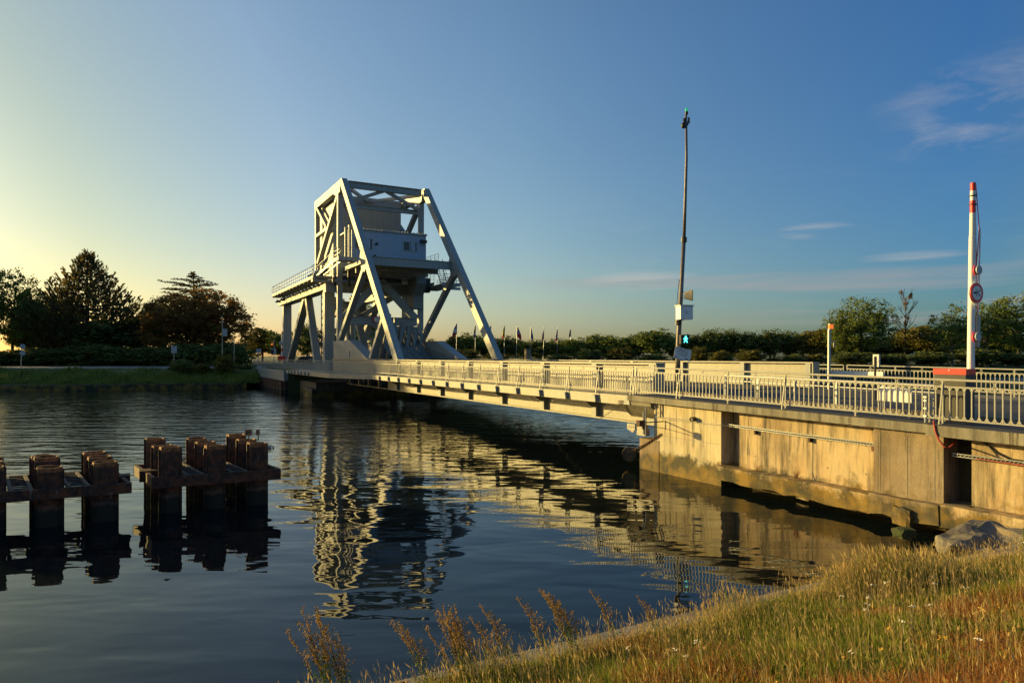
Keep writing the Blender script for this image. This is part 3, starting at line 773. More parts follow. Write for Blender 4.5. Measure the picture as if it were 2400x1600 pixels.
# ================================================================ FOOTWAY RAILINGS
def rail_panel(mb, a, c, h0, h1, sp_, seg, t=.014, arcs=True, flatn=None):
    """bars with round-headed links between p and q; h0/h1 heights of lower and upper rails above the points"""
    d = c-a; L_ = d.length; n = max(2, round(L_/sp_)); d = d/n
    up = Vector((0,0,1)); dirn = d.normalized(); rr = d.length/2
    if flatn is None: flatn = Vector((dirn.y,-dirn.x,0)).normalized()
    w2 = flatn*t
    def bar(p, q_, ww=t):
        e = (q_-p).normalized(); s_ = e.cross(flatn).normalized()*ww
        mb.hexa([p-w2-s_, p+w2-s_, p+w2+s_, p-w2+s_, q_-w2-s_, q_+w2-s_, q_+w2+s_, q_-w2+s_])
    for i in range(n+1):
        if i in (0, n): continue
        p = a+d*i; bar(p+up*h0, p+up*h1)
    if arcs:
        for i in range(n):
            m_ = a+d*(i+.5)
            for z0, sgn in ((h1-.006,-1),(h0+.006,1)):
                cz = z0+sgn*rr
                prev = None
                for k in range(seg+1):
                    th = math.pi*k/seg
                    q_ = m_+dirn*(-math.cos(th)*(rr-t*1.2))+up*(cz-sgn*math.sin(th)*(rr-.004))
                    if prev is not None: bar(prev, q_, t*.75)
                    prev = q_
def scroll(mb, c, dirn, r, seg=8, t=.012, flip=1):
    for sx_ in (-1,1):
        pts = []
        for k in range(seg+1):
            th = rad(-80+160*k/seg)
            pts.append(c+dirn*(sx_*(r*1.25-math.cos(th)*r))+Vector((0,0,math.sin(th)*r)))
        mb.tube(pts, t, 4)
def railing(root, pts, sp_, post_sp, seg, brace=True, H=1.08, rt=.032, ornament=True, t=.014, brace_every=1, outward=-1, start_phase=0):
    pts = [Vector(p) for p in pts]
    up = Vector((0,0,1))
    mb = MB(); mb.tube([p+up*H for p in pts], rt, 8); mb.build('top_rail', M['rail'], root)
    mb = MB(); mb.tube([p+up*(H-.17) for p in pts], rt*.55, 4); mb.build('upper_rail', M['rail'], root)
    mb = MB(); mb.tube([p+up*.09 for p in pts], rt*.6, 4); mb.build('bottom_rail', M['rail'], root)
    idx = start_phase
    for a, c in zip(pts, pts[1:]):
        L_ = (c-a).length; n = max(1, round(L_/post_sp)); dirn = (c-a).normalized(); out = Vector((dirn.y,-dirn.x,0))
        if out.dot(V)*outward < 0: out = -out
        for i in range(n):
            p = a.lerp(c, i/n); q_ = a.lerp(c, (i+1)/n)
            mb = MB(); rail_panel(mb, p, q_, .09, H-.17, sp_, seg, t, seg > 0)
            if ornament: scroll(mb, p.lerp(q_,.5)+up*(H-.085), dirn, .065, 6)
            mb.build('baluster_panel', M['rail'], root)
            mb = MB()
            mb.box(p+up*(H/2-.03), .035, .035, H+.04, math.atan2(dirn.y,dirn.x))
            if brace and idx % brace_every == 0:
                mb.tube([p+up*(H-.10)+out*.01, p-up*.22+out*.2], .022, 4)
                mb.tube([p-up*.02, p-up*.10+out*.18], .015, 4)
            if ornament:
                scroll(mb, p+up*(H-.085), dirn, .06, 6); scroll(mb, p-up*.0, dirn, .06, 6); 
            mb.build('post', M['rail'], root)
            idx += 1
def pz(s): return 2.76 + (.0115*s if s < 0 else 0)
# near railing on the leaf (part of the moving bridge)
nr = MB(); nr.bbox(.2,36,-1.72,-1.70,2.625,2.65); nr = nr.build('near_railing', M['rail'], br); nr['label'] = 'footway railing facing the camera'
PR = [B(.15,-1.7,pz(0)), B(33.75,-1.7,2.76)]
railing(nr, PR, .17, 2.4, 5, True)
railing(nr, [B(33.75,-1.7,2.76), B(36,-1.7,2.76)], .17, 2.4, 0, False, ornament=False)
railing(nr, [B(36,-1.7,2.76), B(41.5,-4.15,2.74)], .17, 2.8, 0, False, ornament=False)
railing(nr, [B(41.5,-4.15,2.74), B(62.4,-4.15,2.72)], .17, 5.2, 0, False, ornament=False)
fr = MB(); fr.bbox(.2,36,W_+1.70,W_+1.72,2.625,2.65); fr = fr.build('far_railing', M['rail'], br)
railing(fr, [B(.15,W_+1.7,pz(0)), B(36,W_+1.7,2.76)], .17, 2.4, 2, False, ornament=False, outward=1)
# fixed approach railing, near
ar = thing('approach_railing', B(-1,-1.7,2.6), 'cream ornamental railing with oval links along the near edge of the concrete approach', 'railing')
railing(ar, [B(-.05,-1.7,pz(0)), B(-2.6,-1.7,pz(-2.6))], .17, 2.4, 6, True)
railing(ar, [B(-2.6,-1.7,pz(-2.6)), B(-26.6,-1.7,pz(-26.6))], .175, 2.4, 8, True, brace_every=2)
fa = thing('approach_railing', B(-1,W_+1.7,2.6), 'pale ornamental railing on the far side of the road beyond the barrier box', 'railing')
railing(fa, [B(-.05,W_+1.7,pz(0)), B(-30,W_+1.7,pz(-30))], .18, 2.4, 4, False, outward=1)
# far end railing on the embankment
er = thing('embankment_railing', B(76,-4.1,2.5), 'distant pale railing above the sheet piles at the far left end of the bridge', 'railing')
railing(er, [B(62.6,-4.1,2.72), B(92,-4.0,2.74)], .3, 5, 0, False, ornament=False)
mb = MB(); mb.tube([B(92,1,3.9),B(63,1,3.85)], .05, 6); mb.tube([B(92,1,3.4),B(63,1,3.4)], .04, 6)
for s_ in range(63,93,3): mb.tube([B(s_,1,2.6),B(s_,1,3.9)], .05, 6)
tag(mb.build('crash_barrier', M['galv']), 'plain steel guard rail beside the far road near the small car', 'guard rail')

# ================================================================ PIERS, ABUTMENT
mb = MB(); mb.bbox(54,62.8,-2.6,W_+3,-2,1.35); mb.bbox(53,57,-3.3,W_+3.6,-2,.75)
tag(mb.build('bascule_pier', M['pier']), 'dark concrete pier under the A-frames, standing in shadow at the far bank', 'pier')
sp_root = MB()
s_ = 63.0
k = 0
while s_ < 92:
    o_ = .28 if k % 2 else 0
    sp_root.bbox(s_, s_+.52, -4.35-o_, -3.95, -1.5, 1.35); s_ += .52; k += 1
tag(sp_root.build('sheet_pile_wall', M['rust']), 'rusty corrugated sheet pile wall under the far end of the railing', 'sheet pile wall')
mb = MB(); mb.bprism([(63,1.25),(63,2.5),(88,2.5),(88,1.35),(72,1.35)], -4.42, -3.9)
tag(mb.build('wing_wall', M['steel2']), 'pale wing wall panel between far railing and rusty sheet piles', 'wall')

ab = thing('concrete_abutment', B(-8,-1.5,0), 'sunlit stained concrete quay wall carrying the near end of the bridge', 'abutment')
vb0 = -1.72                     # face of block one
S1 = S(1533,vb0); S2 = S(1690,vb0)
S3 = S(1733,-1.45); S4 = S(2065,-1.45); S5 = S(2213,-1.75); S6 = S(2280,-1.4)
ZT = 2.42
def stop(s): return 2.46+(.0115*s if s<0 else 0)
mb = MB(); mb.bprism([(S1,-1.5),(S1,stop(S1)),(S2,stop(S2)),(S2,-1.5)], vb0, .6)
mb.build('painted_block', M['conc'], ab)
mb = MB(); mb.bbox(S1-.3,S(1500,vb0),vb0-.02,.6,-1.5,.98); mb.build('pier_foot', M['conc3'], ab)
mb = MB(); mb.bprism([(S2,.2),(S2,stop(S2)),(S3,stop(S3)),(S3,.2)], -1.12, .6); mb.build('recess', M['conc2'], ab)
def panel(s0, s1, v0, mat, name='wall_panel', zb=-1.5):
    n = 1
    mb = MB(); mb.bprism([(s0,.2),(s0,stop(s0)),(s1,stop(s1)),(s1,.2)], v0, .6)
    return mb.build(name, M[mat], ab)
panel(S3, S4, -1.45, 'conc2'); panel(S4, S5, -1.78, 'conc3', 'aggregate_block'); panel(S5, S6, -1.0, 'conc2', 'recess'); panel(S6, -30, -1.45, 'conc2')
# raised formwork lines on the aggregate block, joints on the panels
mb = MB()
for f in (.1,.5,.88):
    s_ = S4+(S5-S4)*f; mb.bbox(s_-.012,s_+.012,-1.787,-1.78,.6,2.2)
mb.bbox(S5,S4,-1.786,-1.78,1.86,1.875)
mb.build('formwork_line', M['kerb'], ab)
mb = MB()
for px_ in (1905,):
    s_ = S(px_,-1.45); mb.bbox(s_-.012,s_+.012,-1.456,-1.45,.55,2.4)
s_ = S(1612,vb0); mb.bbox(S2,S1,vb0-.004,vb0,1.2,1.208)
for px_ in (1770,1850,1940,2030):
    for z_ in (.95,1.75):
        c = B(S(px_,-1.45),-1.452,z_); mb.tube([c-V*.004, c+V*.004], .022, 8)
mb.build('joint', M['dark'], ab)
# ledge above the undercut
def ledge(s0, s1, v0, z0, z1, mat='conc2'):
    n = max(2, int(abs(s1-s0)/.35)); mb = MB()
    rr = random.Random(int(abs(s0)*100))
    pr = None
    for i in range(n+1):
        s_ = s0+(s1-s0)*i/n
        c = (v0+rr.uniform(-.02,.02), z0+rr.uniform(-.05,.05), z1+rr.uniform(-.012,.012))
        if pr is not None:
            sp0, c0_ = pr
            mb.hexa([B(sp0,c0_[0]+.04,c0_[1]),B(s_,c[0]+.04,c[1]),B(s_,-1.0,c[1]),B(sp0,-1.0,c0_[1]),B(sp0,c0_[0],c0_[2]),B(s_,c[0],c[2]),B(s_,-1.0,c[2]),B(sp0,-1.0,c0_[2])])
        pr = (s_, c)
    return mb.build('ledge', M[mat], ab)
ledge(S2-.02, S4, -2.0, .0, .50); ledge(S4, S5, -2.02, .02, .56, 'conc3'); ledge(S5, -24, -2.0, .04, .60)
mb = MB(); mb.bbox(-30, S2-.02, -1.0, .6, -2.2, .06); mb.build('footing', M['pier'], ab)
# deck slab with overhanging edge
mb = MB()
def slabpiece(s0, s1, v0, t0):
    mb.hexa([B(s0,v0,stop(s0)+.27-t0),B(s1,v0,stop(s1)+.27-t0),B(s1,W_+2,stop(s1)+.27-t0),B(s0,W_+2,stop(s0)+.27-t0),
             B(s0,v0,stop(s0)+.25),B(s1,v0,stop(s1)+.25),B(s1,W_+2,stop(s1)+.25),B(s0,W_+2,stop(s0)+.25)])
S7 = S(2172,-2.05)
slabpiece(.15, S7, -2.02, .25); mb.build('deck_slab', M['slab'], ab)
mb = MB(); slabpiece(S7, -34, -2.10, .29); mb.build('deck_slab', M['slab'], ab)
mb = MB(); z_ = .006
mb.add([B(.15,-2.0,stop(.15)+.256),B(-34,-2.0,stop(-34)+.256),B(-34,.2,stop(-34)+.256),B(.15,.2,stop(.15)+.256)], [(0,1,2,3)])
struct(mb, 'pavement', M['asphalt'])
mb = MB(); mb.add([B(.15,.4,stop(.15)+.258),B(-34,.4,stop(-34)+.258),B(-34,W_-.4,stop(-34)+.258),B(.15,W_-.4,stop(.15)+.258)], [(0,1,2,3)])
struct(mb, 'road', M['asphalt'])
mb = MB(); mb.prism([B(.15,.2,stop(.15)+.25),B(-34,.2,stop(-34)+.25),B(-34,.4,stop(-34)+.25),B(.15,.4,stop(.15)+.25)], (0,0,.12)); struct(mb, 'road_kerb', M['kerb'])
# under the slab corner: sloping haunch
mb = MB(); mb.prism([B(.9,-1.9,2.3),B(.9,-1.2,1.75),B(.9,-1.2,2.44),B(.9,-1.9,2.44)], U*(S1-.9)); mb.build('corner_haunch', M['slab'], ab)
# fixed beam between girder end and mast, seen beyond: second girder on the fixed side is part of the bridge already
# ---- things on the wall
def cable_tray(s0, s1, v0, z0, z1, lab):
    mb = MB(); n = max(6, int(abs(s1-s0)/.09))
    for o_ in (0,.07): mb.tube([B(s0,v0,z0+o_),B((s0+s1)/2,v0,(z0+z1)/2+o_-.01),B(s1,v0,z1+o_)], .013, 5)
    for i in range(n):
        f = i/n; f2 = (i+.55)/n
        s_ = s0+(s1-s0)*f; z_ = z0+(z1-z0)*f
        mb.tube([B(s_,v0,z_),B(s0+(s1-s0)*f2,v0,z0+(z1-z0)*f2+.07)], .007, 4)
    root = tag(mb.build('cable_tray', M['galv']), lab, 'cable tray')
    for f in (.22,.6,.97) if abs(s1-s0) > 3 else (.5,):
        mb = MB(); s_ = s0+(s1-s0)*f; z_ = z0+(z1-z0)*f; mb.bbox(s_-.03,s_+.03,v0-.01,-1.42,z_-.16,z_); mb.build('bracket', M['rust'], root)
    mb = MB(); mb.tube([B(s0,v0+.03,z0+.03),B(s1,v0+.03,z1+.03)], .022, 6); mb.build('cable', M['rubber'], root)
    return root
def zat(px, y, v): return ZY(y, B(S(px,v),v,0).y)
cable_tray(S(1704,-1.55), S4+.02, -1.55, zat(1704,998,-1.55), zat(2062,1046,-1.55), 'long ladder-like cable tray strapped along the concrete wall between two recesses')
t2 = cable_tray(S(2232,-1.6), -20, -1.6, zat(2232,1068,-1.6), zat(2400,1086,-1.6)-.05, 'cable tray with red cables on the wall at the right edge of the photo')
mb = MB()
for o_ in (0,.04): mb.tube([B(S6-.2-o_,-1.66,zat(2300,1075,-1.6)),B(-17,-1.68,zat(2400,1090,-1.6)-.04-o_),B(-20,-1.66,zat(2400,1090,-1.6)-.1)], .012, 5)
mb.build('red_cable', flat('cable_red', (.38,.06,.035), .6), t2)
# red hose loop under the slab
mb = MB(); q0 = [(2188,985),(2192,1010),(2200,1030),(2212,1045),(2222,1050)]
pts = [B(S(px,-2.12),-2.12,zat(px,y,-2.12)) for px, y in q0]+[B(S(2236,-1.6),-1.6,zat(2236,1040,-1.6)),B(S(2246,-1.3),-1.3,zat(2246,1012,-1.3))]
M['hose'] = flat('hose_red', (.42,.05,.035), .6)
mb.tube(pts, .022, 8); tag(mb.build('hose_loop', M['hose'], None, True), 'red hose hanging in a loop below the deck edge', 'hose')
mb = MB(); pts = [B(S(px,-1.5),-1.5,zat(px,y,-1.5)) for px, y in ((2300,1030),(2330,1058),(2365,1075),(2400,1080))]
mb.tube(pts+[B(-19,-1.5,pts[-1].z-.05)], .022, 6); tag(mb.build('drooping_cable', M['rubber'], None, True), 'black cable drooping across the wall at right edge above the tray', 'cable')
# drain pipe with thin conduit on the painted block
dv = vb0-.02
mb = MB(); c = B(S(1622,dv-.12),dv-.12,zat(1622,982,dv-.12)); mb.tube([c+V*.16, c-V*.06-U*.02], .085, 14, None, False); mb.tube([c+V*.15,c+V*.16], .085, 14)
mb.tube([c-V*.04, c-V*.03], .07, 12)
tag(mb.build('drain_pipe', M['dark']), 'short dark drain pipe stub poking out of the painted wall', 'pipe')
mb = MB(); zc = zat(1540,977,dv-.03)
mb.tube([B(S(1536,dv-.03),dv-.03,zat(1536,976,dv-.03)),B(S(1616,dv-.03),dv-.03,zat(1616,984,dv-.03))], .015, 5)
mb.tube([B(S(1548,dv-.03),dv-.03,zat(1548,981,dv-.03)),B(S2,dv-.03,zat(1690,996,dv-.03)),B(S3,-1.5,zat(1733,1001,-1.5))], .009, 5)
mb.tube([B(S(1548,dv-.04),dv-.04,2.4),B(S(1548,dv-.04),dv-.04,zc)], .03, 6)
mb.tube([B(S(1533,dv-.04),dv-.04,2.44),B(S(1540,dv-.04),dv-.10,2.2),B(S(1545,dv-.04),dv-.06,2.05),B(S(1548,dv-.04),dv-.04,2.1)], .012, 5)
tag(mb.build('conduit', M['steel2']), 'thin grey conduit running level along the painted concrete block', 'conduit')
# latch: arm with box, ram, bracket plate
la = thing('latch_arm', B(S(1560,vb0),vb0,1.6), 'yellowed latch mechanism with a box on an arm at the bridge end', 'latch')
at = Vector(B(S(1560,vb0),vb0,0)); at.z = ZY(987, at.y)
bx = at - V*1.28
mb = MB(); mb.tube([at, bx], .02, 6); mb.tube([at-Vector((0,0,.28)), bx-Vector((0,0,.06))], .012, 5); mb.tube([at+Vector((0,0,.02)), at-Vector((0,0,.32))], .018, 5); mb.build('arm', M['rust'], la)
mb = MB(); mb.box(bx-Vector((0,0,.02)), .16, .2, .22, .5); mb.build('sensor_box', M['rust'], la)
lv = vb0-.25; sl = S1+.32
mb = MB(); mb.tube([B(sl,lv,2.1),B(sl,lv,1.2)], .045, 8); mb.tube([B(sl-.12,lv,2.3),B(sl-.12,lv,1.13)], .03, 8); mb.build('ram', M['steel2'], la)
mb = MB(); mb.tube([B(sl,lv,1.75),B(sl,lv,1.4)], .085, 10); mb.build('ram_cylinder', M['rust'], la)
mb = MB(); mb.bprism([(sl+1.0,1.55),(sl+1.0,1.32),(sl+.65,1.2),(sl+.5,1.32),(sl+.5,1.55)], lv-.05, lv+.0); mb.bprism([(sl+.45,1.55),(sl+.45,1.12),(sl-.05,1.12),(sl-.05,1.35),(sl+.1,1.55)], lv, lv+.25)
bp = mb.build('latch_plate', M['girder'], la)
for k in range(3):
    mb = MB(); c = B(sl+.62+.12*k,lv-.06,1.42); mb.tube([c, c+V*.03], .025, 8); mb.build('bolt', M['dark'], bp)
# chain and buoy
def chain(p0, p1, sag, n, lab):
    mb = MB(); p0 = Vector(p0); p1 = Vector(p1)
    def P(f): q_ = p0.lerp(p1, f); q_.z -= sag*4*f*(1-f); return q_
    for i in range(n):
        a = P(i/n); c = P((i+1)/n); m_ = (a+c)/2; t = (c-a).normalized(); l = (c-a).length*.72
        n1 = t.cross(Vector((0,0,1))).normalized() if i%2 else t.cross(Vector((0,0,1))).normalized().cross(t)
        pts = []
        for k in range(9):
            th = 2*math.pi*k/8; pts.append(m_+t*(math.cos(th)*l)+n1*(math.sin(th)*l*.5))
        mb.tube(pts, l*.2, 5, None, False)
    return tag(mb.build('mooring_chain', M['rust']), lab, 'chain')
pa = B(S(1549,vb0-.03),vb0-.03,0); pa.z = ZY(1017,pa.y)
pb = W(1475, 28.2); pb.z = .33
chain(pa, pb, .05, 20, 'rusty mooring chain sloping from the painted block down to the buoy')
mb = MB(); ax = Vector((-.15,-1,.1)); c = pb+Vector((0,0,-.08))
mb.disc(c, ax, .30, .22, 24); mb.disc(c+ax.normalized()*.115, ax, .24, .03, 24)
by = tag(mb.build('buoy', M['mossrock'] if False else M['conc3']), 'round weathered buoy disc half floating at the end of the chain', 'buoy')
mb = MB(); mb.disc(c+ax.normalized()*.14, ax, .05, .05, 12); mb.build('eye', M['rust'], by)
mb = MB(); p0 = B(.55,-1.95,2.3); p1 = W(1300,36,-.3); mb.tube([p0, p0.lerp(p1,.5)-Vector((0,0,.12)), p1], .012, 5)
tag(mb.build('mooring_line', M['dark']), 'thin dark line running from the deck corner down to the water', 'rope')
# footing blocks and stones in the water below the wall
def rockmesh(c, sx, sy, sz, seed, n=3, rz=0, name='stone', mat='rock', lab='', cat='stone', jag=.12):
    bm = bmesh_new(); rr = random.Random(seed)
    import bmesh
    bmesh.ops.create_cube(bm, size=1)
    bmesh.ops.subdivide_edges(bm, edges=bm.edges[:], cuts=n, use_grid_fill=True)
    for v_ in bm.verts:
        d = v_.co.normalized()*.62
        v_.co = v_.co.lerp(d, .25)
        from mathutils import noise as mno
        v_.co += mno.noise_vector(v_.co*2.3+Vector((seed*7.1,0,0)))*jag*1.4 + mno.noise_vector(v_.co*7+Vector((seed*3.1,0,0)))*jag*.35
        v_.co = Vector((v_.co.x*sx, v_.co.y*sy, v_.co.z*sz))
    me = bpy.data.meshes.new(name); bm.to_mesh(me); bm.free(); me.materials.append(M[mat])
    o = bpy.data.objects.new(name, me); o.location = c; o.rotation_euler = (0,0,rz); col.objects.link(o)
    return tag(o, lab, cat)
def bmesh_new():
    import bmesh; return bmesh.new()
c = W(1912,21.5,.02); rockmesh(c, 1.15,.55,.42, 3, 3, .35, 'footing_stone', 'kerb', 'flat-topped concrete block in the shadow below the mossy ledge', 'concrete block', .05)
c = W(2122,17.9,.12); rockmesh(c, .42,.5,.5, 4, 3, .5, 'footing_stone', 'conc3', 'small rough footing block under the dark aggregate wall', 'concrete block', .1)
c = W(2120,16.6,.0); rockmesh(c, .42,.34,.24, 5, 4, .2, 'mossy_stone', 'mossrock', 'round green mossy stone sticking out of the water', 'stone', .1)
M['boulder'] = concrete('boulder_dark', (.20,.17,.125), .7, 0, .8)
c = W(2350,13.3,.22); rockmesh(c, 1.6,1.5,1.15, 6, 14, .55, 'boulder', 'boulder', 'big pale stone block where the grassy bank meets the wall', 'boulder', .16)

# ================================================================ DOLPHINS (rusted pile groups)
def dolphin(c, rows, cols, sv, su, pw, ztop, zb0, zb1, lab, lamp=False, stubs=()):
    root = thing('mooring_dolphin', c, lab, 'pile group', 'rusted steel pile groups in the water')
    rr = random.Random(int(c[0]*10)); c = Vector(c)
    az = math.atan2(V.y, V.x)
    dv_ = Vector((.90,.43,0)).normalized(); U = Vector((-.62,.785,0)).normalized()
    for j in range(rows):
        for i in range(cols):
            p = c+dv_*(sv*(i-(cols-1)))+U*(su*j)
            zt = ztop+rr.uniform(-.09,.06)+.03*j
            mb = MB(); h = pw/2; k = h*.55
            a = dv_; b_ = U
            prof = [(-h,-k),(-k,-h),(k,-h),(h,-k),(h,k),(k,h),(-k,h),(-h,k)]
            mb.prism([p+a*x+b_*y+Vector((0,0,-2)) for x, y in prof][::1], (0,0,zt-.12+2))
            mb.build('pile', M['rust'], root); mb = MB()
            # hollow rim
            prof2 = [(x*1.0,y*1.0) for x,y in prof]
            for q_ in range(8):
                x0,y0 = prof[q_]; x1,y1 = prof[(q_+1)%8]
                P0 = p+a*x0+b_*y0; P1 = p+a*x1+b_*y1; I0 = p+(a*x0+b_*y0)*.86; I1 = p+(a*x1+b_*y1)*.86
                zz = Vector((0,0,zt-.12)); tt = Vector((0,0,.12+rr.uniform(-.02,.01)))
                mb.hexa([P0+zz,P1+zz,I1+zz,I0+zz,P0+zz+tt,P1+zz+tt,I1+zz+tt,I0+zz+tt])
            mb.build('rim', M['rust_lit'], root); mb = MB()
            for x in (-h-.02, h+.02):
                mb.box(p+a*x+Vector((0,0,zt/2-1-rr.uniform(0,.08))), .06, .09, zt+2-.03, az)
            mb.build('interlock', M['rust'], root)
    # perimeter beams
    x0 = -sv*(cols-1)-pw/2-.28; x1 = pw/2+.30; y0 = -pw/2-.12; y1 = su*(rows-1)+pw/2+.05
    def bar(ax0, ay0, ax1, ay1, w_, za=zb0, zb_=zb1, nm='frame_beam', mt='rust'):
        p = c+dv_*ax0+U*ay0; q_ = c+dv_*ax1+U*ay1; d = (q_-p).normalized(); n_ = Vector((d.y,-d.x,0))*w_/2
        mb = MB(); mb.hexa([p-n_+Vector((0,0,za)),q_-n_+Vector((0,0,za)),q_+n_+Vector((0,0,za)),p+n_+Vector((0,0,za)),p-n_+Vector((0,0,zb_)),q_-n_+Vector((0,0,zb_)),q_+n_+Vector((0,0,zb_)),p+n_+Vector((0,0,zb_))])
        mb.bbox if 0 else None
        return mb.build(nm, M[mt], root)
    bar(x0,y0,x1,y0,.10); bar(x0,y1,x1,y1,.10); bar(x0+.05,y0+.06,x0+.05,y1-.06,.10); bar(x1-.05,y0+.06,x1-.05,y1-.06,.10)
    # catwalk strips with rungs between the columns of piles
    for i in range(cols-1):
        xc = -sv*i-sv/2
        mb = MB()
        for o_ in (-sv*.17, sv*.17):
            p = c+dv_*(xc+o_)+U*(y0+.05); q_ = c+dv_*(xc+o_)+U*(y1-.05); n_ = dv_*.045
            z0 = Vector((0,0,zb1-.08)); z1 = Vector((0,0,zb1+.0)); mb.hexa([p-n_+z0,q_-n_+z0,q_+n_+z0,p+n_+z0,p-n_+z1,q_-n_+z1,q_+n_+z1,p+n_+z1])
        nr_ = int((y1-y0)/.32)
        for k in range(nr_+1):
            yy = y0+.1+(y1-y0-.2)*k/nr_; p = c+dv_*(xc-sv*.17)+U*yy; q_ = c+dv_*(xc+sv*.17)+U*yy; n_ = U*.025
            z0 = Vector((0,0,zb1-.05)); z1 = Vector((0,0,zb1-.01)); mb.hexa([p-n_+z0,q_-n_+z0,q_+n_+z0,p+n_+z0,p-n_+z1,q_-n_+z1,q_+n_+z1,p+n_+z1])
        mb.build('catwalk', M['grate'], root)
    for (xs, ys) in stubs:
        mb = MB(); mb.box(c+dv_*xs+U*ys+Vector((0,0,(zb0+zb1)/2+.03)), .5, .5, zb1-zb0, az); mb.build('fender_stub', M['rust'], root)
    return root
d1 = dolphin((W(603,21.05).x, 21.05, 0), 3, 3, 1.2, 1.08, .52, 1.62, .52, .84, 'rusty pile group nearer the middle, with two small lamps on top', stubs=((-2.78,1.0),))
d2 = dolphin((W(246,18.95).x, 18.95, 0), 3, 4, 1.29, 1.05, .57, 1.40, .52, .80, 'rusty pile group cut by the left edge of the photo', stubs=((.52,1.0),))
for k, (px, lab) in enumerate(((583,'left of two small grey floodlights standing on the rusty piles'),(605,'right of two small floodlights on the rusty piles, seen side-on'))):
    D_ = 22.4; p = W(px, D_, 1.62); root = thing('floodlight', p, lab, 'floodlight', 'floodlights on the pile group')
    mb = MB(); mb.tube([p+Vector((0,0,-.1)), p+Vector((0,0,.08))], .02, 6); mb.build('stem', M['dark'], root)
    mb = MB(); mb.box(p+Vector((0,0,.19)), .22 if k==0 else .1, .1 if k==0 else .2, .2, .2); h = mb.build('lamp_head', M['galv'], root)
    mb = MB(); mb.box(p+Vector((.01,-.06 if k==0 else -.11,.19)), .16 if k==0 else .07, .02, .14, .2); mb.build('lens', M['glass'], h)
p = W(632,21.9,1.35); root = thing('wire_lamp', p, 'small wire-caged lamp bracket on the right side of the middle pile group', 'lamp')
mb = MB(); 
for k in range(4):
    a = math.pi*k/4; mb.tube([p+Vector((math.cos(a+t*math.pi/6)*0+math.cos(t*math.pi/5)*.14, math.sin(a)*.1*math.sin(t*math.pi/5), math.sin(t*math.pi/5)*.1*math.cos(a))) for t in range(11)], .008, 4)
mb.tube([p, p+Vector((-.3,0,.05))], .012, 5); mb.build('cage', M['dark'], root)
mb = MB(); mb.sphere(p, .06, 8); mb.build('globe', M['galv'], root)
mb = MB(); pp = W(357,21.3,.85); mb.tube([pp, pp+Vector((.02,0,-.45)), pp+Vector((-.02,0,-.95))], .012, 5)
tag(mb.build('hanging_rope', M['dark']), 'thin rope hanging from the left end of middle pile frame', 'rope')

# ================================================================ MAST, BARRIER, ROADSIDE THINGS
# tall camera mast at the bridge end
DM = 29.6
def PM(px, y, D=DM): return W(px, D, ZY(y, D))
mast = thing('camera_mast', W(1588, DM, 2.6), 'tall slim leaning grey mast with a green lamp and camera at its top', 'mast')
mb = MB(); mb.tube([Vector((W(1587,DM).x,DM,2.55)), PM(1590,800), PM(1596,690), PM(1603,562)], .115, 10, .085); mb.build('pole', M['mastgrey'], mast, True)
mb = MB(); mb.tube([PM(1603,566), PM(1606,470), PM(1609,370), PM(1608,268)], .075, 10, .05); mb.build('upper_pole', M['mastgrey'], mast, True)
mb = MB(); mb.tube([PM(1603,568), PM(1603.3,556)], .125, 10); mb.build('collar', M['dark'], mast)
mb = MB(); mb.tube([PM(1590,762),PM(1590.5,750)], .14, 10); mb.build('collar', M['dark'], mast)
mb = MB(); p = PM(1608,284); mb.tube([p+Vector((-.03,0,.15)), p+Vector((.06,0,-.2))], .05,6); mb.tube([p+Vector((-.09,0,.12)),p+Vector((-.09,0,-.15))], .045, 6); mb.tube([p+Vector((.12,0,.15)),p+Vector((.12,0,-.1))], .045, 6); mb.build('antenna', M['dark'], mast)
mb = MB(); p = PM(1602,296); mb.tube([p+Vector((0,0,.12)), p], .10, 12); mb.sphere(p, .105, 12); mb.tube([p+Vector((0,0,.1)),p+Vector((.1,0,.15))],.03,6); mb.build('dome_camera', M['rubber'], mast, True)
mb = MB(); p = PM(1609,262); mb.tube([p+Vector((0,0,-.12)), p+Vector((0,0,0.0))], .07, 12); mb.build('lamp_base', M['dark'], mast)
mb = MB(); mb.tube([p+Vector((0,0,0)), p+Vector((0,0,.13))], .06, 12); mb.build('green_lamp', M['green'], mast)
# box
bxr = mast
cx = PM(1604,733,DM-.25)
mb = MB(); mb.box(cx, .62, .36, .58, .35); b1 = mb.build('junction_box', M['horn'] if 0 else M['white'], mast)
mb = MB(); mb.box(cx+Vector((0,0,.31)), .70, .44, .04, .35); mb.build('lid', M['signgrey'], b1)
mb = MB(); mb.box(cx+Vector((math.sin(.35)*.185,-math.cos(.35)*.185,0)), .03, .015, .08, .35); mb.build('lock', M['dark'], b1)
mb = MB(); mb.tube([PM(1588,746),PM(1601,751),PM(1611,745)], .012, 5); mb.tube([PM(1592,655),PM(1588,690),PM(1585,735)], .012, 5); mb.build('cable', M['rubber'], mast)
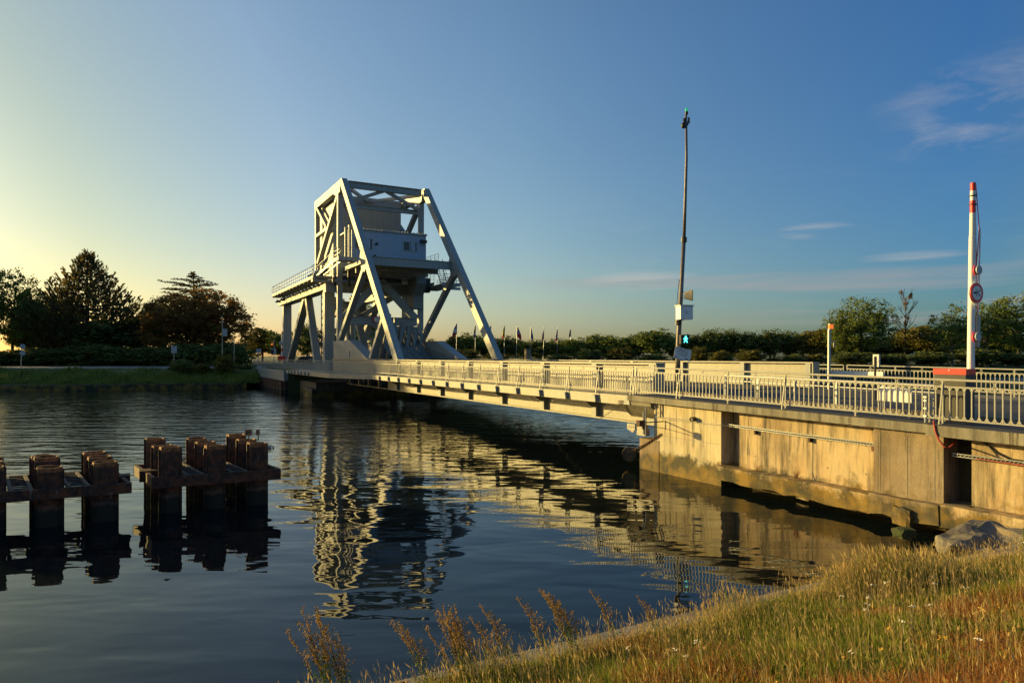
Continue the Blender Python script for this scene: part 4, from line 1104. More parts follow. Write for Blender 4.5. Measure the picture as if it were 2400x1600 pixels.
# horn loudspeaker (flat-flared), pointing right
hp = PM(1609,692,DM-.1); ax = Vector((1,-.35,0)).normalized(); sd_ = Vector((-ax.y,ax.x,0)); up = Vector((0,0,1))
mb = MB()
def ring(c, w_, h_, n=16): return [c+sd_*(math.copysign(abs(math.cos(t))**.7,math.cos(t))*w_)+up*(math.copysign(abs(math.sin(t))**.7,math.sin(t))*h_) for t in [2*math.pi*k/n for k in range(n)]]
r0 = ring(hp-ax*.08,.13,.15); r1 = ring(hp+ax*.26,.20,.25); r2_ = ring(hp+ax*.24,.16,.21); r3 = ring(hp+ax*.02,.05,.06)
vs = r0+r1+r2_+r3; n=16; fs = [tuple(range(n))]
for q_ in range(3):
    for k in range(n): k2=(k+1)%n; fs.append((q_*n+k,q_*n+k2,(q_+1)*n+k2,(q_+1)*n+k))
fs.append(tuple(range(3*n,4*n))); mb.add(vs, fs); hn = mb.build('horn_speaker', M['horn'], mast)
mb = MB(); mb.tube([hp-ax*.05+up*.12, PM(1597,682)], .014, 5); mb.tube([hp-ax*.05-up*.12, PM(1596,700)], .014, 5); mb.tube([hp-ax*.1,PM(1596,704)],.01,5); mb.build('bracket', M['galv'], hn)
# pedestrian signal with green walking man
sc_c = PM(1604,795,DM-.25)
mb = MB(); mb.box(sc_c, .38, .22, .38, .1); mb.box(sc_c+Vector((.0,-.16,.18)), .38, .12, .03, .1); ps = mb.build('pedestrian_signal', M['rubber'], mast)
mb = MB(); f0 = sc_c+Vector((.02,-.125,0)); 
mb.box(f0+Vector((.01,0,.115)), .055,.012,.055); mb.prism([f0+Vector((x,0,z)) for x,z in ((-.045,.08),(.05,.08),(.045,-.01),(-.03,-.01))], (0,-.01,0))
mb.prism([f0+Vector((x,0,z)) for x,z in ((-.03,-.005),(.02,-.005),(-.035,-.14),(-.075,-.14))], (0,-.01,0)); mb.prism([f0+Vector((x,0,z)) for x,z in ((.0,-.005),(.045,-.005),(.085,-.14),(.045,-.14))], (0,-.01,0))
mb.prism([f0+Vector((x,0,z)) for x,z in ((-.04,.08),(-.02,.05),(-.07,-.02),(-.09,0))], (0,-.01,0)); mb.prism([f0+Vector((x,0,z)) for x,z in ((.045,.08),(.03,.05),(.075,-.0),(.095,.02))], (0,-.01,0))
mb.build('walking_figure', M['man'], ps)
# crooked notice board with small print
nb = thing('notice_board', PM(1600,830,DM-.4), 'white notice plate with small print hanging crooked low on the tall mast', 'sign')
ctr = PM(1600,829.5,DM-.3); ta = rad(-12.5); ex = Vector((math.cos(ta),.22,math.sin(ta))).normalized(); ez = Vector((-math.sin(ta)*.9-.02,0,math.cos(ta)))
def q3(x0, z0, x1, z1, d, th=.006):
    mbb = ctr+Vector((0,-d,0)); return [mbb+ex*x0+ez*z0, mbb+ex*x1+ez*z0, mbb+ex*x1+ez*z1, mbb+ex*x0+ez*z1]
mb = MB(); mb.prism(q3(-.39,-.25,.39,.25,.0), (0,.012,0)); pl_ = mb.build('plate', M['white'], nb)
mb = MB()
rr = random.Random(5)
for row,(z_,a_,c_,h_) in enumerate(((.20,-.33,.22,.020),(.145,-.16,.12,.018),(.095,-.28,.25,.018),(.03,-.2,.24,.008),(-.0,-.2,.2,.008),(-.03,-.22,.26,.008),(-.06,-.18,.2,.008),(-.19,-.36,-.2,.03),(-.18,.16,.3,.045))):
    x = a_; mb = MB()
    while x < c_:
        l = rr.uniform(.018,.05); mb.prism(q3(x,z_-h_/2,min(x+l,c_),z_+h_/2,.004), (0,-.003,0)); x += l+.010
    mb.build('text_line', M['dark'], pl_)
mb = MB()
for x_, z_ in ((-.36,.22),(.36,.22),(-.36,-.22),(.36,-.22)): mb.tube([ctr+ex*x_+ez*z_+Vector((0,-.01,0)), ctr+ex*x_+ez*z_], .012, 8)
mb.build('screw', M['dark'], pl_)

# raised road barrier
DB = 18.2
bb_ = thing('road_barrier', W(2262,DB,2.55), 'raised red and white road barrier beside its red-topped housing', 'barrier')
bc = W(2238,DB,0); gz = stop(S(2238,1.0))+.26
zt_ = ZY(862,DB-.2)
mb = MB(); mb.box(Vector((bc.x-.02,DB,(gz+zt_-.17)/2)), .42, .80, zt_-.17-gz, .498); hs_ = mb.build('housing', M['dark'], bb_)
mb = MB(); mb.box(Vector((bc.x-.02,DB,zt_-.10)), .46, .84, .15, .498); mb.build('red_lid', M['red'], hs_)
mb = MB(); mb.box(Vector((bc.x-.02,DB,zt_-.06))-V*.235, .02, .03, .03, .498); mb.build('lock', M['white'], hs_)
ax0 = W(2271,DB).x; ax1 = W(2276,DB).x+.02
def pole_pt(f, dx=0): 
    z0 = gz+.25; z1 = ZY(430,DB); return Vector((ax0+(ax1-ax0)*f+dx, DB-.05, z0+(z1-z0)*f))
mb = MB()
cuts = [0,.18,.2,.3,.31,.42,.43,.55,.56,.66,.67,.755,.868,.905,.922,.965,.982,1.0]
stripes = [(0,.765,.115,.095,'white'),(.765,.868,.092,.080,'white'),(.868,.905,.08,.08,'red'),(.9052,.922,.08,.08,'red'),(.922,.965,.079,.079,'white'),(.965,1.0,.079,.079,'red')]
for i,(f0,f1,ra,rb,mt) in enumerate(stripes):
    mb = MB(); mb.tube([pole_pt(f0), pole_pt(f1)], ra*.80, 16, rb*.86, True); mb.build('arm_section', M[mt], bb_, False)
mb = MB()
for f_ in (.905,.943): mb.tube([pole_pt(f_-.002), pole_pt(f_+.002)], .095, 14)
mb.build('arm_band', M['dark'], bb_)
# red reflective patches wrap the right side of the arm
for f_ in (.13,.27,.40,.52,.64,.73):
    mb = MB(); mb.tube([pole_pt(f_-.018,.033), pole_pt(f_+.018,.028)], .068, 16); mb.build('red_patch', M['red'], bb_)
mb = MB(); p0 = pole_pt(.30,.17); p1 = pole_pt(.80,.20); mb.tube([p0, p1], .022, 8); mb.build('hanging_skirt_rod', M['white'], bb_)
mb = MB(); mb.tube([pole_pt(.995,.07), pole_pt(.80,.18), pole_pt(.6,.10)], .012, 5); mb.tube([pole_pt(.80,.06), pole_pt(.5,.16)], .012, 5); mb.tube([pole_pt(.9,.07), pole_pt(.35,.17)], .01, 5); mb.build('stay_cable', M['red'], bb_)
mb = MB(); mb.tube([pole_pt(.28,.17), pole_pt(.42,.19)], .05, 8); mb.tube([pole_pt(.0,0)+Vector((0,0,-.3)), pole_pt(.02)], .14, 12); mb.build('counter_tube', M['galv'], bb_)
# barrier round sign
sgc = pole_pt(.44)+Vector((-.005,-.20,0)); sgc.z = ZY(686,DB-.3)
axs = Vector((-.55,-1,0)).normalized(); 
axs = Vector((.45,-1,0)).normalized()
mb = MB(); mb.disc(sgc, axs, .262, .03, 32); rs = mb.build('round_sign', M['red'], bb_)
mb = MB(); mb.disc(sgc+axs*.017, axs, .185, .006, 32); mb.disc(sgc-axs*.018, axs, .275, .01, 32); mb.build('sign_face', M['white'], rs)
ex_ = Vector((-axs.y,axs.x,0)); ex_ = ex_ if ex_.x > 0 else -ex_
def sp3(x, z): return sgc+axs*.022+ex_*x+Vector((0,0,z))
mb = MB()
def fig(pts): mb.prism([sp3(x,z) for x, z in pts], axs*.004)
# walking figure shown lying on its side while the arm is up
mb.disc(sp3(-.12,0.0), axs, .028, .008, 12)
fig([(-.09,-.025),(-.09,.025),(.02,.02),(.02,-.015)]); fig([(.0,.02),(.0,-.005),(.14,.065),(.135,.09)]); fig([(.0,.0),(.0,-.02),(.12,-.09),(.14,-.07)]); fig([(-.07,.02),(-.05,.03),(.0,.085),(-.02,.09)]); fig([(-.07,-.02),(-.05,-.03),(-.02,-.09),(-.04,-.095)])
mb.build('pictogram', M['dark'], rs)
for f_, r_ in ((.615,.12),(.325,.12)):
    c_ = pole_pt(f_,.085)+Vector((0,-.13,0)); mb = MB(); mb.disc(c_, axs, r_, .05, 20); dd_ = mb.build('reflector_disc', M['signgrey'], bb_)
    mb = MB(); mb.disc(c_-axs*.03+Vector((-.02,0,0)), axs, r_*1.06, .012, 20); mb.build('disc_rim', M['red'], dd_)

# beacon post on the far side
DP = 33
p = W(1943,DP,2.6); bpst = thing('beacon_post', p, 'slim post with an amber flashing lamp on the far side of the road', 'beacon')
mb = MB(); mb.tube([p, W(1944,DP,ZY(772,DP))], .075, 10); mb.build('post', M['palebark'] if 0 else M['galv'], bpst)
mb = MB(); c = W(1947,DP,ZY(768,DP)); mb.tube([c+Vector((0,0,-.05)),c+Vector((0,0,.16))], .12, 14); mb.build('amber_lamp', M['amber'], bpst)
mb = MB(); mb.tube([c+Vector((0,0,.161)),c+Vector((0,0,.20))], .125, 14); mb.tube([c+Vector((-.03,0,-.10)),c+Vector((-.03,0,-.05))], .1, 12); mb.build('cap', M['galv'], bpst)
mb = MB(); mb.tube([W(1946,DP,ZY(800,DP)),W(1955,DP,ZY(801,DP)),W(1955,DP,ZY(814,DP))], .04, 6); mb.build('side_lamp', M['galv'], bpst)
# narrow sign seen edge-on
DS = 26; p = W(2051,DS,2.6); es = thing('edge_sign', p, 'narrow road sign seen almost edge-on above the railing', 'sign')
mb = MB(); mb.tube([p, W(2051,DS,ZY(835,DS))], .04, 8); mb.build('post', M['dark'], es)
mb = MB(); mb.box(W(2054.5,DS,ZY(845,DS)), .07, .30, .48, .25); mb.build('plate', M['signgrey'], es)
# white parapet boards at the far pavement
mb = MB(); mb.bbox(S(2060,W_+1.2)-.2, S(1935,W_+1.2), W_+1.2, W_+1.26, 3.25, 3.56)
wp = tag(mb.build('parapet_board', M['white']), 'long white parapet board on the far pavement beside the beacon post', 'board')
# white low gate panel on legs between road and near pavement
DG = 18.6
g0 = thing('white_panel', W(2095,DG,2.6), 'low white rectangular panel on two legs behind the ornamental railing', 'panel')
def GP(px, y, dd=0): return W(px, DG+dd, ZY(y, DG+dd))
mb = MB(); mb.prism([GP(2056,905,.9),GP(2136,912,0),GP(2136,944,0),GP(2056,938,.9)], V*.04); mb.build('plate', M['white'], g0)
for px_, dd in ((2062,.85),(2130,.05)):
    mb = MB(); a_ = GP(px_,925,dd); mb.tube([a_+V*.06, Vector((a_.x,a_.y,2.6))+V*.06], .03, 6); mb.build('leg', M['galv'], g0)
g1 = thing('steel_bollard', W(2182,17.6,2.6), 'grey ribbed steel post with crossbars beside the white panel', 'bollard')
mb = MB(); c = W(2180,17.7,0)
for o_ in (-.14,.0,.14): mb.tube([Vector((c.x+o_,c.y+o_*.3,2.58)),Vector((c.x+o_,c.y+o_*.3,3.25))], .035, 8)
mb.build('tube', M['galv'], g1)
mb = MB(); 
for z_ in (2.75,2.95,3.15,3.24): mb.box(Vector((c.x,c.y,z_)), .36, .09, .04, .3)
mb.build('crossbar', M['galv'], g1)
mb = MB(); sx0 = 0
rr_pts = [B(S(x_,-.2),-.2,3.52) for x_ in (1700,2250)]
# inner guard rail between near pavement and road
gr_ = thing('road_guard_rail', rr_pts[0], 'plain steel guard rail with square posts between the near pavement and the road', 'guard rail')
sa = S(1700,.3); sb = S(2250,.3)
mb = MB(); mb.tube([B(sa,.3,3.56),B(sb,.3,3.45)], .035, 6); mb.tube([B(sa,.3,3.36),B(sb,.3,3.25)], .025, 5); mb.build('rail', M['galv'], gr_)
k = sa
while k > sb:
    mb = MB(); mb.bbox(k-.04,k+.04,.26,.34,2.6,3.55+(.0115*k)); mb.build('post', M['galv'], gr_); k -= 1.6

# ================================================================ FLAGS
flagdefs = [
 (1071,140,755,'french','flag of blue, white and red upright bands hanging from the leftmost pole',[('b',.42),('w',.26),('r',.32)]),
 (1115,143,758,'uk','mostly red flag with blue and white hanging from the second pole from left',[('r',.6),('w',.12),('b',.28)]),
 (1151,146,760,'ca','red and white flag partly hidden by the big inclined leg',[('r',.4),('w',.35),('r',.25)]),
 (1183,149,761,'be','flag of black, yellow and red hanging right of the big inclined leg',[('k',.38),('y',.37),('r',.25)]),
 (1212,152,763,'no','red flag with a blue cross edged white, fullest of the row',[('r',.3),('w',.06),('b',.12),('w',.06),('r',.46)]),
 (1244,155,765,'nl','red over white over blue flag above the round stone memorial',[('r',.35),('w',.15),('b',.5)]),
 (1275,158,766,'pl','white and red flag, third pole from the right end',[('w',.42),('r',.58)]),
 (1307,161,767,'us','red and white striped flag with dark blue corner, second from the right end',[('n',.3),('r',.12),('w',.1),('r',.14),('w',.08),('r',.26)]),
 (1338,165,767,'eu','plain dark blue flag on the rightmost pole of the row',[('n',1.0)])]
FM = {'b':flat('flag_blue',(.03,.06,.28),.8),'w':flat('flag_white',(.7,.7,.7),.8),'r':flat('flag_red',(.60,.03,.03),.8),'k':flat('flag_black',(.01,.01,.01),.8),'y':flat('flag_yellow',(.7,.5,.04),.8),'n':flat('flag_navy',(.01,.02,.10),.8)}
for fi,(px,D,yt,nm,lab,bands) in enumerate(flagdefs):
    fp = thing('flagpole', W(px,D,2.45), lab, 'flag', 'flags in a row beyond the bridge')
    top = W(px,D,ZY(yt,D))
    mb = MB(); mb.tube([W(px-2,D,2.45), top], .075, 6, .045); mb.sphere(top+Vector((0,0,.08)), .09, 6); mb.build('pole', M['galv'], fp)
    if nm == 'ca': fall = 1.6
    else: fall = {'no':3.2,'pl':3.4,'us':3.4,'nl':3.2,'fr':3,'eu':2.6}.get(nm, 3.2)
    wd = {'french':.9,'no':1.0,'be':.6,'nl':.6}.get(nm, .45)
    side = 1 if nm in ('no','nl') else -1
    keys = []; mats = []
    for k_, f_ in bands:
        if k_ not in keys: keys.append(k_); mats.append(FM[k_])
    mb = MB(); NZ, NX = 14, 8
    cum = 0; lims = []
    for k_, f_ in bands: cum += f_; lims.append((cum, keys.index(k_)))
    vs = []
    for j in range(NZ+1):
        for i in range(NX+1):
            fz = j/NZ; fx = i/NX
            wx_ = wd*(.25+.75*math.sin(min(1,fz*1.25)*math.pi*.5))*fx
            x_ = top.x+side*wx_-2/1600*D*fz*.3; y_ = top.y+.10*math.sin(fx*9+fz*3+fi)
            z_ = top.z-.15-fall*(fz*.72)-fall*.28*fx*(.4+.6*fz)
            vs.append(Vector((x_,y_,z_)))
    base = len(mb.v); mb.v.extend([tuple(v_) for v_ in vs])
    for j in range(NZ):
        for i in range(NX):
            mb.f.append((j*(NX+1)+i,j*(NX+1)+i+1,(j+1)*(NX+1)+i+1,(j+1)*(NX+1)+i))
            f_ = (j+.5)/NZ*.8+(i+.5)/NX*.2
            mb.m.append([ix for l_, ix in lims if f_ <= l_+1e-6][0] if f_ <= lims[-1][0] else lims[-1][1])
    mb.build('flag', mats, fp)
# memorial stone and cabinet
D_ = 120; mb = MB(); c = W(1237,D_,0); mb.tube([Vector((c.x,c.y,2.4)),Vector((c.x,c.y,ZY(818,D_)))], .62, 14, .56); tag(mb.build('memorial_stone', M['conc3']), 'squat round stone pillar standing below the flags', 'memorial')
mb = MB(); c = W(1245,118,0); mb.box(Vector((c.x,c.y,3.25)), .5,.3,1.7); c_ = tag(mb.build('utility_cabinet', M['galv']), 'small grey cabinet beside the round stone pillar', 'cabinet')

# ================================================================ FAR LEFT BANK FURNITURE
def post_thing(name, px, D, y0z, ytop, lab, cat, r=.05):
    p = W(px,D,y0z); t_ = thing(name, p, lab, cat); mb = MB(); mb.tube([p, W(px,D,ZY(ytop,D))], r, 6); mb.build('post', M['galv'], t_); return t_
t_ = post_thing('road_sign', 50, 99, 2.4, 806, 'pole with two round road signs seen from behind, far left', 'road sign')
for y_ in (812,827):
    mb = MB(); mb.disc(W(53,98.9,ZY(y_,99)), (0.3,-1,0), .36, .05, 20); mb.build('sign_plate', M['signgrey'], t_)
t_ = post_thing('info_sign', 408, 101, 2.4, 812, 'small white square notice on a post before the round dark tree', 'sign')
mb = MB(); mb.box(W(408,100.9,ZY(819,101)), .8,.05,1.05,.1); mb.build('plate', M['signgrey'], t_)
t_ = post_thing('banner_mast', 521, 108, 2.4, 740, 'thin mast carrying a small grey banner in front of the round dark tree', 'mast', .06)
mb = MB(); mb.box(W(527,107.9,ZY(779,108)), .7,.05,1.15,.1); mb.build('banner', M['signgrey'], t_)
t_ = post_thing('street_lamp', 549, 112, 2.4, 800, 'small street lamp at the right edge of the round dark tree', 'street lamp')
mb = MB(); mb.tube([W(549,112,ZY(800,112)),W(545,112,ZY(798,112)),W(551,112,ZY(797,112))], .06, 5); mb.build('lamp_head', M['galv'], t_)
t_ = post_thing('direction_sign', 606, 125, 2.4, 818, 'pair of small grey sign plates left of the far signal mast', 'sign')
for o_ in (603.5,609.5):
    mb = MB(); mb.box(W(o_,124.9,ZY(822,125)), .36,.05,.75); mb.build('plate', M['signgrey'], t_)
t_ = post_thing('signal_mast', 642, 112, 2.4, 797, 'thin far signal mast with an orange lamp and two boxes', 'signal')
mb = MB(); mb.sphere(W(637.5,112,ZY(806.5,112)), .16, 8); mb.build('orange_lamp', M['amber'], t_)
mb = MB(); mb.box(W(638,112,ZY(823,112)), .28,.2,1.2); mb.build('signal_head', M['rubber'], t_)
mb = MB(); mb.box(W(645,112,ZY(823,112)), .3,.1,.9); mb.box(W(638,111.8,ZY(818,112)), .25,.1,.2); mb.build('backplate', M['signgrey'], t_)
fb = thing('far_barrier', W(660,100,2.5), 'distant raised striped barrier with a red base behind the left trestle leg', 'barrier')
nseg = 9
for i in range(nseg):
    D_ = 100; ya = 837-(837-776)*i/nseg; yb = 837-(837-776)*(i+1)/nseg
    mb = MB(); mb.tube([W(661,D_,ZY(ya,D_)),W(661.3,D_,ZY(yb,D_))], .15-.008*i, 8); mb.build('arm_section', M['white' if i%2 else 'red'] if i%3 else M['white'], fb)
mb = MB(); mb.box(W(660,100,ZY(840,100)), .95,.6,.7); mb.build('housing', M['red'], fb)
mb = MB(); mb.disc(W(658,99.8,ZY(804,100)), (0,-1,0), .28, .05, 16); mb.build('round_sign', M['signgrey'], fb)
mb = MB(); mb.tube([W(664.5,100,ZY(779,100)),W(664.5,100,ZY(836,100))], .04, 5); mb.build('stay_cable', M['galv'], fb)
t_ = post_thing('route_sign', 740, 105, 2.4, 820, 'small grey sign plate just above the car roof', 'sign')
mb = MB(); mb.box(W(740,104.9,ZY(825,105)), .45,.05,.6); mb.build('plate', M['signgrey'], t_)
tf = MB(); rt_ = random.Random(3)
for k in range(12500):
    f_ = rt_.random(); x = -80+rt_.random()*45; yb = 89.3+(x+58)*.245 if x > -58 else 89.3+(x+58)*.042
    y = yb+f_*8.2; z = .5+(1.95)*min(1, max(0,(f_*.9)))+.0
    clump_ = max(0, math.sin(x*.9+y*.4)*math.cos(x*.37-y*.8)+.3)
    h = rt_.uniform(.15,.45)+.55*clump_*rt_.random(); p = Vector((x,y,z)); a_ = rt_.uniform(0,6.28); d_ = Vector((math.cos(a_),math.sin(a_),0))*h*.35; w_ = Vector((math.sin(a_),-math.cos(a_),0))*.09
    n = len(tf.v)
    for q_ in (p-w_, p+w_, p+d_+Vector((0,0,h))): tf.v.append((q_.x,q_.y,q_.z))
    tf.f.append((n,n+1,n+2)); tf.m.append(0)
tag(tf.build('bank_tufts', M['leaf_a']), 'rough green grass tufts covering the slope of the far bank', 'grass', kind='stuff')
# green box on the bank slope
mb = MB(); mb.box(W(150,95.5,1.35), 3.0,.8,.55,.08); mb.box(W(150,95.5,1.65), 3.1,.9,.05,.08)
M['greenp'] = flat('green_paint', (.01,.10,.06), .5)
tag(mb.build('green_box', M['greenp']), 'long low dark green box lying on the far grassy slope', 'box')
# small car on the far approach
cr = thing('parked_car', W(728,96,2.77), 'small dark car with a pale roof visible above the far railing', 'car')
cp_ = W(728,96,2.77); dx = Vector((1,.25,0)).normalized(); dy = Vector((-.25,1,0)).normalized()
def CP(x,y,z): return cp_+dx*x+dy*y+Vector((0,0,z))
M['carbody'] = flat('car_paint', (.05,.06,.07), .25, .3)
mb = MB(); prof = [(-2.1,.3),(-2.15,.7),(-1.9,.95),(1.3,.98),(2.05,.8),(2.1,.3)]
mb.prism([CP(x,-.85,z) for x,z in prof], dy*1.7); bd = mb.build('body', M['carbody'], cr)
mb = MB(); prof = [(-1.75,.96),(-1.35,1.42),(.35,1.45),(1.1,.98)]
mb.prism([CP(x,-.72,z) for x,z in prof], dy*1.44); mb.build('windows', M['glass'], cr)
mb = MB(); mb.prism([CP(x,-.70,z) for x,z in [(-1.4,1.42),(-1.25,1.49),(.25,1.51),(.4,1.45)]], dy*1.4); mb.build('roof', M['signgrey'], cr)
for x_ in (-1.35,1.3):
    for y_ in (-.86,.70):
        mb = MB(); mb.tube([CP(x_,y_,.32),CP(x_,y_+.18,.32)], .32, 14); wh = mb.build('wheel', M['rubber'], cr)
        mb = MB(); mb.tube([CP(x_,y_-.01,.32),CP(x_,y_+.19,.32)], .18, 10); mb.build('rim', M['galv'], wh)
for y_ in (-.6,.6):
    mb = MB(); mb.box(CP(2.08,y_,.66), .06,.3,.15,math.atan2(dx.y,dx.x)); mb.build('headlight', M['white'], cr)

# ================================================================ TREES
def leafquad(mb, c, sz, rr, flatten=0):
    a = Vector((rr.gauss(0,1),rr.gauss(0,1),rr.gauss(0,1)*(1-flatten))).normalized()
    b_ = Vector((rr.gauss(0,1),rr.gauss(0,1),rr.gauss(0,1)*(1-flatten)))
    b_ = (b_-a*b_.dot(a)).normalized()
    s1 = sz*rr.uniform(.6,1.2); s2 = s1*rr.uniform(.45,.8)
    n = len(mb.v)
    for p in (c-a*s1, c-b_*s2*.9, c+a*s1, c+b_*s2): mb.v.append((p.x,p.y,p.z))
    mb.f.append((n,n+1,n+2,n+3)); mb.m.append(0)
def limbs(mb, h, r, rr, n=9, base=.12, tr=.03):
    mb.tube([Vector((0,0,-.3)),Vector((rr.uniform(-.02,.02)*h,0,h*.3)),Vector((rr.uniform(-.03,.03)*h,rr.uniform(-.03,.03)*h,h*.85))], h*tr, 7, h*.006)
    for i in range(n):
        z = h*rr.uniform(base+.08,.7); a = rr.uniform(0,6.28); l = r*rr.uniform(.55,.95)
        d = Vector((math.cos(a),math.sin(a),0)); p = Vector((0,0,z))
        mb.tube([p, p+d*l*.45+Vector((0,0,l*.3)), p+d*l*.9+Vector((0,0,l*.75))], h*.011, 5, h*.003)
def crown_round(seed, h, r, nc, nl, lz, low=.12, spread=.17, lobes=None, topy=1.0, open_=0, shell=.62):
    rr = random.Random(seed); mb = MB(); cz = h*(low+1)/2; rz = h*(1-low)/2
    lobes = lobes or [(Vector((rr.uniform(-.35,.35)*r,rr.uniform(-.35,.35)*r,cz+rr.uniform(-.3,.35)*rz)), rr.uniform(.55,.85)) for _ in range(5)]+[(Vector((0,0,cz)),.9)]
    cl_ = []
    for i in range(nc):
        lc, ls = rr.choice(lobes)
        u_ = Vector((rr.gauss(0,1),rr.gauss(0,1),rr.gauss(0,1))).normalized()
        f = rr.uniform(shell if rr.random()>.25 else .1,1.0)
        p = lc+Vector((u_.x*r*ls*f,u_.y*r*ls*f,u_.z*rz*ls*f))
        if p.z > h: p.z = h-rr.uniform(0,.05)*h
        if p.z < h*.05: p.z = h*rr.uniform(.05,.2)
        cl_.append(p)
    for p in cl_:
        cr_ = r*spread*rr.uniform(.6,1.35)
        for k in range(nl):
            q_ = p+Vector((rr.gauss(0,.55)*cr_,rr.gauss(0,.55)*cr_,rr.gauss(0,.42)*cr_))
            leafquad(mb, q_, lz, rr)
    if not open_:
        for k in range(nc*nl//8):
            u_ = Vector((rr.gauss(0,1),rr.gauss(0,1),rr.gauss(0,1))).normalized()*rr.random()**.4*.7
            leafquad(mb, Vector((u_.x*r,u_.y*r,cz+u_.z*rz)), lz*2.2, rr)
    return mb
def make_tree(name, seed, kind, h, r, mat, nc=75, nl=60, lz=.24, bark='bark', **kw):
    root = bpy.data.objects.new(name, None); root.location = (0,0,0); col.objects.link(root)
    rr = random.Random(seed+99)
    mb = MB(); limbs(mb, h*.95, r, rr, tr=.022); mb.build('trunk', M[bark], root)
    crown_round(seed, h, r, nc, nl, lz, **kw).build('crown', M[mat], root)
    root['category'] = 'tree'; root['used'] = 0
    return root
def place(proto, px, D, ytop, wpx, lab, group=None, cat=None, rz=None, base=2.4, H0=12, R0=4.5):
    H = ZY(ytop,D)-base; Rr = wpx/2/1600*D
    s = (Rr/R0, Rr/R0, H/H0); loc = W(px,D,base)
    rz = R.uniform(0,6.28) if rz is None else rz
    if not proto['used']:
        proto['used'] = 1; proto.location = loc; proto.scale = s; proto.rotation_euler = (0,0,rz); o = proto; o['label'] = lab
    else:
        o = copy_tree(proto, loc, lab, rz, s)
        o['used'] = 1
    if group: o['group'] = group
    if cat: o['category'] = cat
    return o
TA = make_tree('broadleaf_tree', 11, 0, 12, 4.5, 'leaf_a')
TB = make_tree('broadleaf_tree', 12, 0, 12, 4.5, 'leaf_b')
TC = make_tree('broadleaf_tree', 13, 0, 12, 4.5, 'leaf_c')
TD = make_tree('round_tree', 14, 0, 12, 4.5, 'leaf_d', nc=330, nl=60, lz=.15, low=.05, spread=.12, shell=.88, lobes=[(Vector((0,0,6.0)),1.0)])
TE = make_tree('airy_tree', 15, 0, 12, 4.5, 'leaf_e', nc=130, nl=44, lz=.16, bark='palebark', low=.15, spread=.15, open_=1)
TF = make_tree('broadleaf_tree', 16, 0, 12, 4.5, 'leaf_a', nc=210, nl=45, lz=.16, low=.14, spread=.14, open_=1)
TS = make_tree('shrub', 17, 0, 12, 4.5, 'leaf_b', nc=70, nl=60, lz=.3, low=.0, spread=.22, lobes=[(Vector((0,0,5.6)),1.0),(Vector((1.2,0,5)),.7),(Vector((-1.2,0,5)),.7)])
TSd = make_tree('shrub', 18, 0, 12, 4.5, 'leaf_c', nc=70, nl=60, lz=.3, low=.0, spread=.22, lobes=[(Vector((0,0,5.6)),1.0),(Vector((1.2,0,5)),.7),(Vector((-1.2,0,5)),.7)])
# conifer with upswept branch tips
def pine(seed, h, r, mat):
    rr = random.Random(seed); root = bpy.data.objects.new('pine_tree', None); col.objects.link(root)
    mb = MB(); mb.tube([Vector((0,0,-.3)),Vector((0,0,h*.5)),Vector((0,0,h*.97))], h*.02, 7, h*.003); mt = mb
    lv = MB(); z = h*.05
    while z < h*.985:
        f = z/h; L0 = r*min(1,(1-f)*1.35+.04)*(1.0 if f>.18 else .85)
        nb_ = int(9+7*(1-f))
        for i in range(nb_):
            a = 6.28*i/nb_+rr.uniform(-.3,.3); L_ = L0*rr.uniform(.72,1.08); d = Vector((math.cos(a),math.sin(a),0))
            p0 = Vector((0,0,z)); droop = rr.uniform(-.02,.10)
            pts = [p0, p0+d*L_*.5+Vector((0,0,L_*droop)), p0+d*L_*.85+Vector((0,0,L_*(droop+.12))), p0+d*L_*1.02+Vector((0,0,L_*(droop+.26)+.65))]
            mt.tube(pts, .05+.04*(1-f), 4, .02, False)
            ns = max(8,int(L_*7.5))
            for k in range(ns):
                t_ = rr.uniform(.25,1)**.8; seg_ = min(2,int(t_*3)); ff = t_*3-seg_
                q_ = pts[seg_].lerp(pts[seg_+1], ff)
                side = d.cross(Vector((0,0,1)))*rr.gauss(0,.10+.12*(1-t_))*L_
                q_ = q_+side+Vector((0,0,rr.uniform(-.05,.35)))
                # needle tuft: upright slim quad
                s1 = rr.uniform(.18,.34); up_ = Vector((d.x*.3+rr.gauss(0,.25),d.y*.3+rr.gauss(0,.25),1)).normalized(); sd2 = Vector((rr.gauss(0,1),rr.gauss(0,1),0)).normalized()*s1*.42
                n = len(lv.v)
                for p in (q_-sd2*.6, q_+sd2*.6, q_+up_*s1*1.25+sd2*.5, q_+up_*s1*1.25-sd2*.5): lv.v.append((p.x,p.y,p.z))
                lv.f.append((n,n+1,n+2,n+3)); lv.m.append(0)
        z += h*(.030+.012*(1-f))
    mt.build('trunk', M['bark'], root); lv.build('crown', M[mat], root); root['category'] = 'tree'; root['used'] = 0; return root
PI = pine(5, 12, 4.5, 'needle')
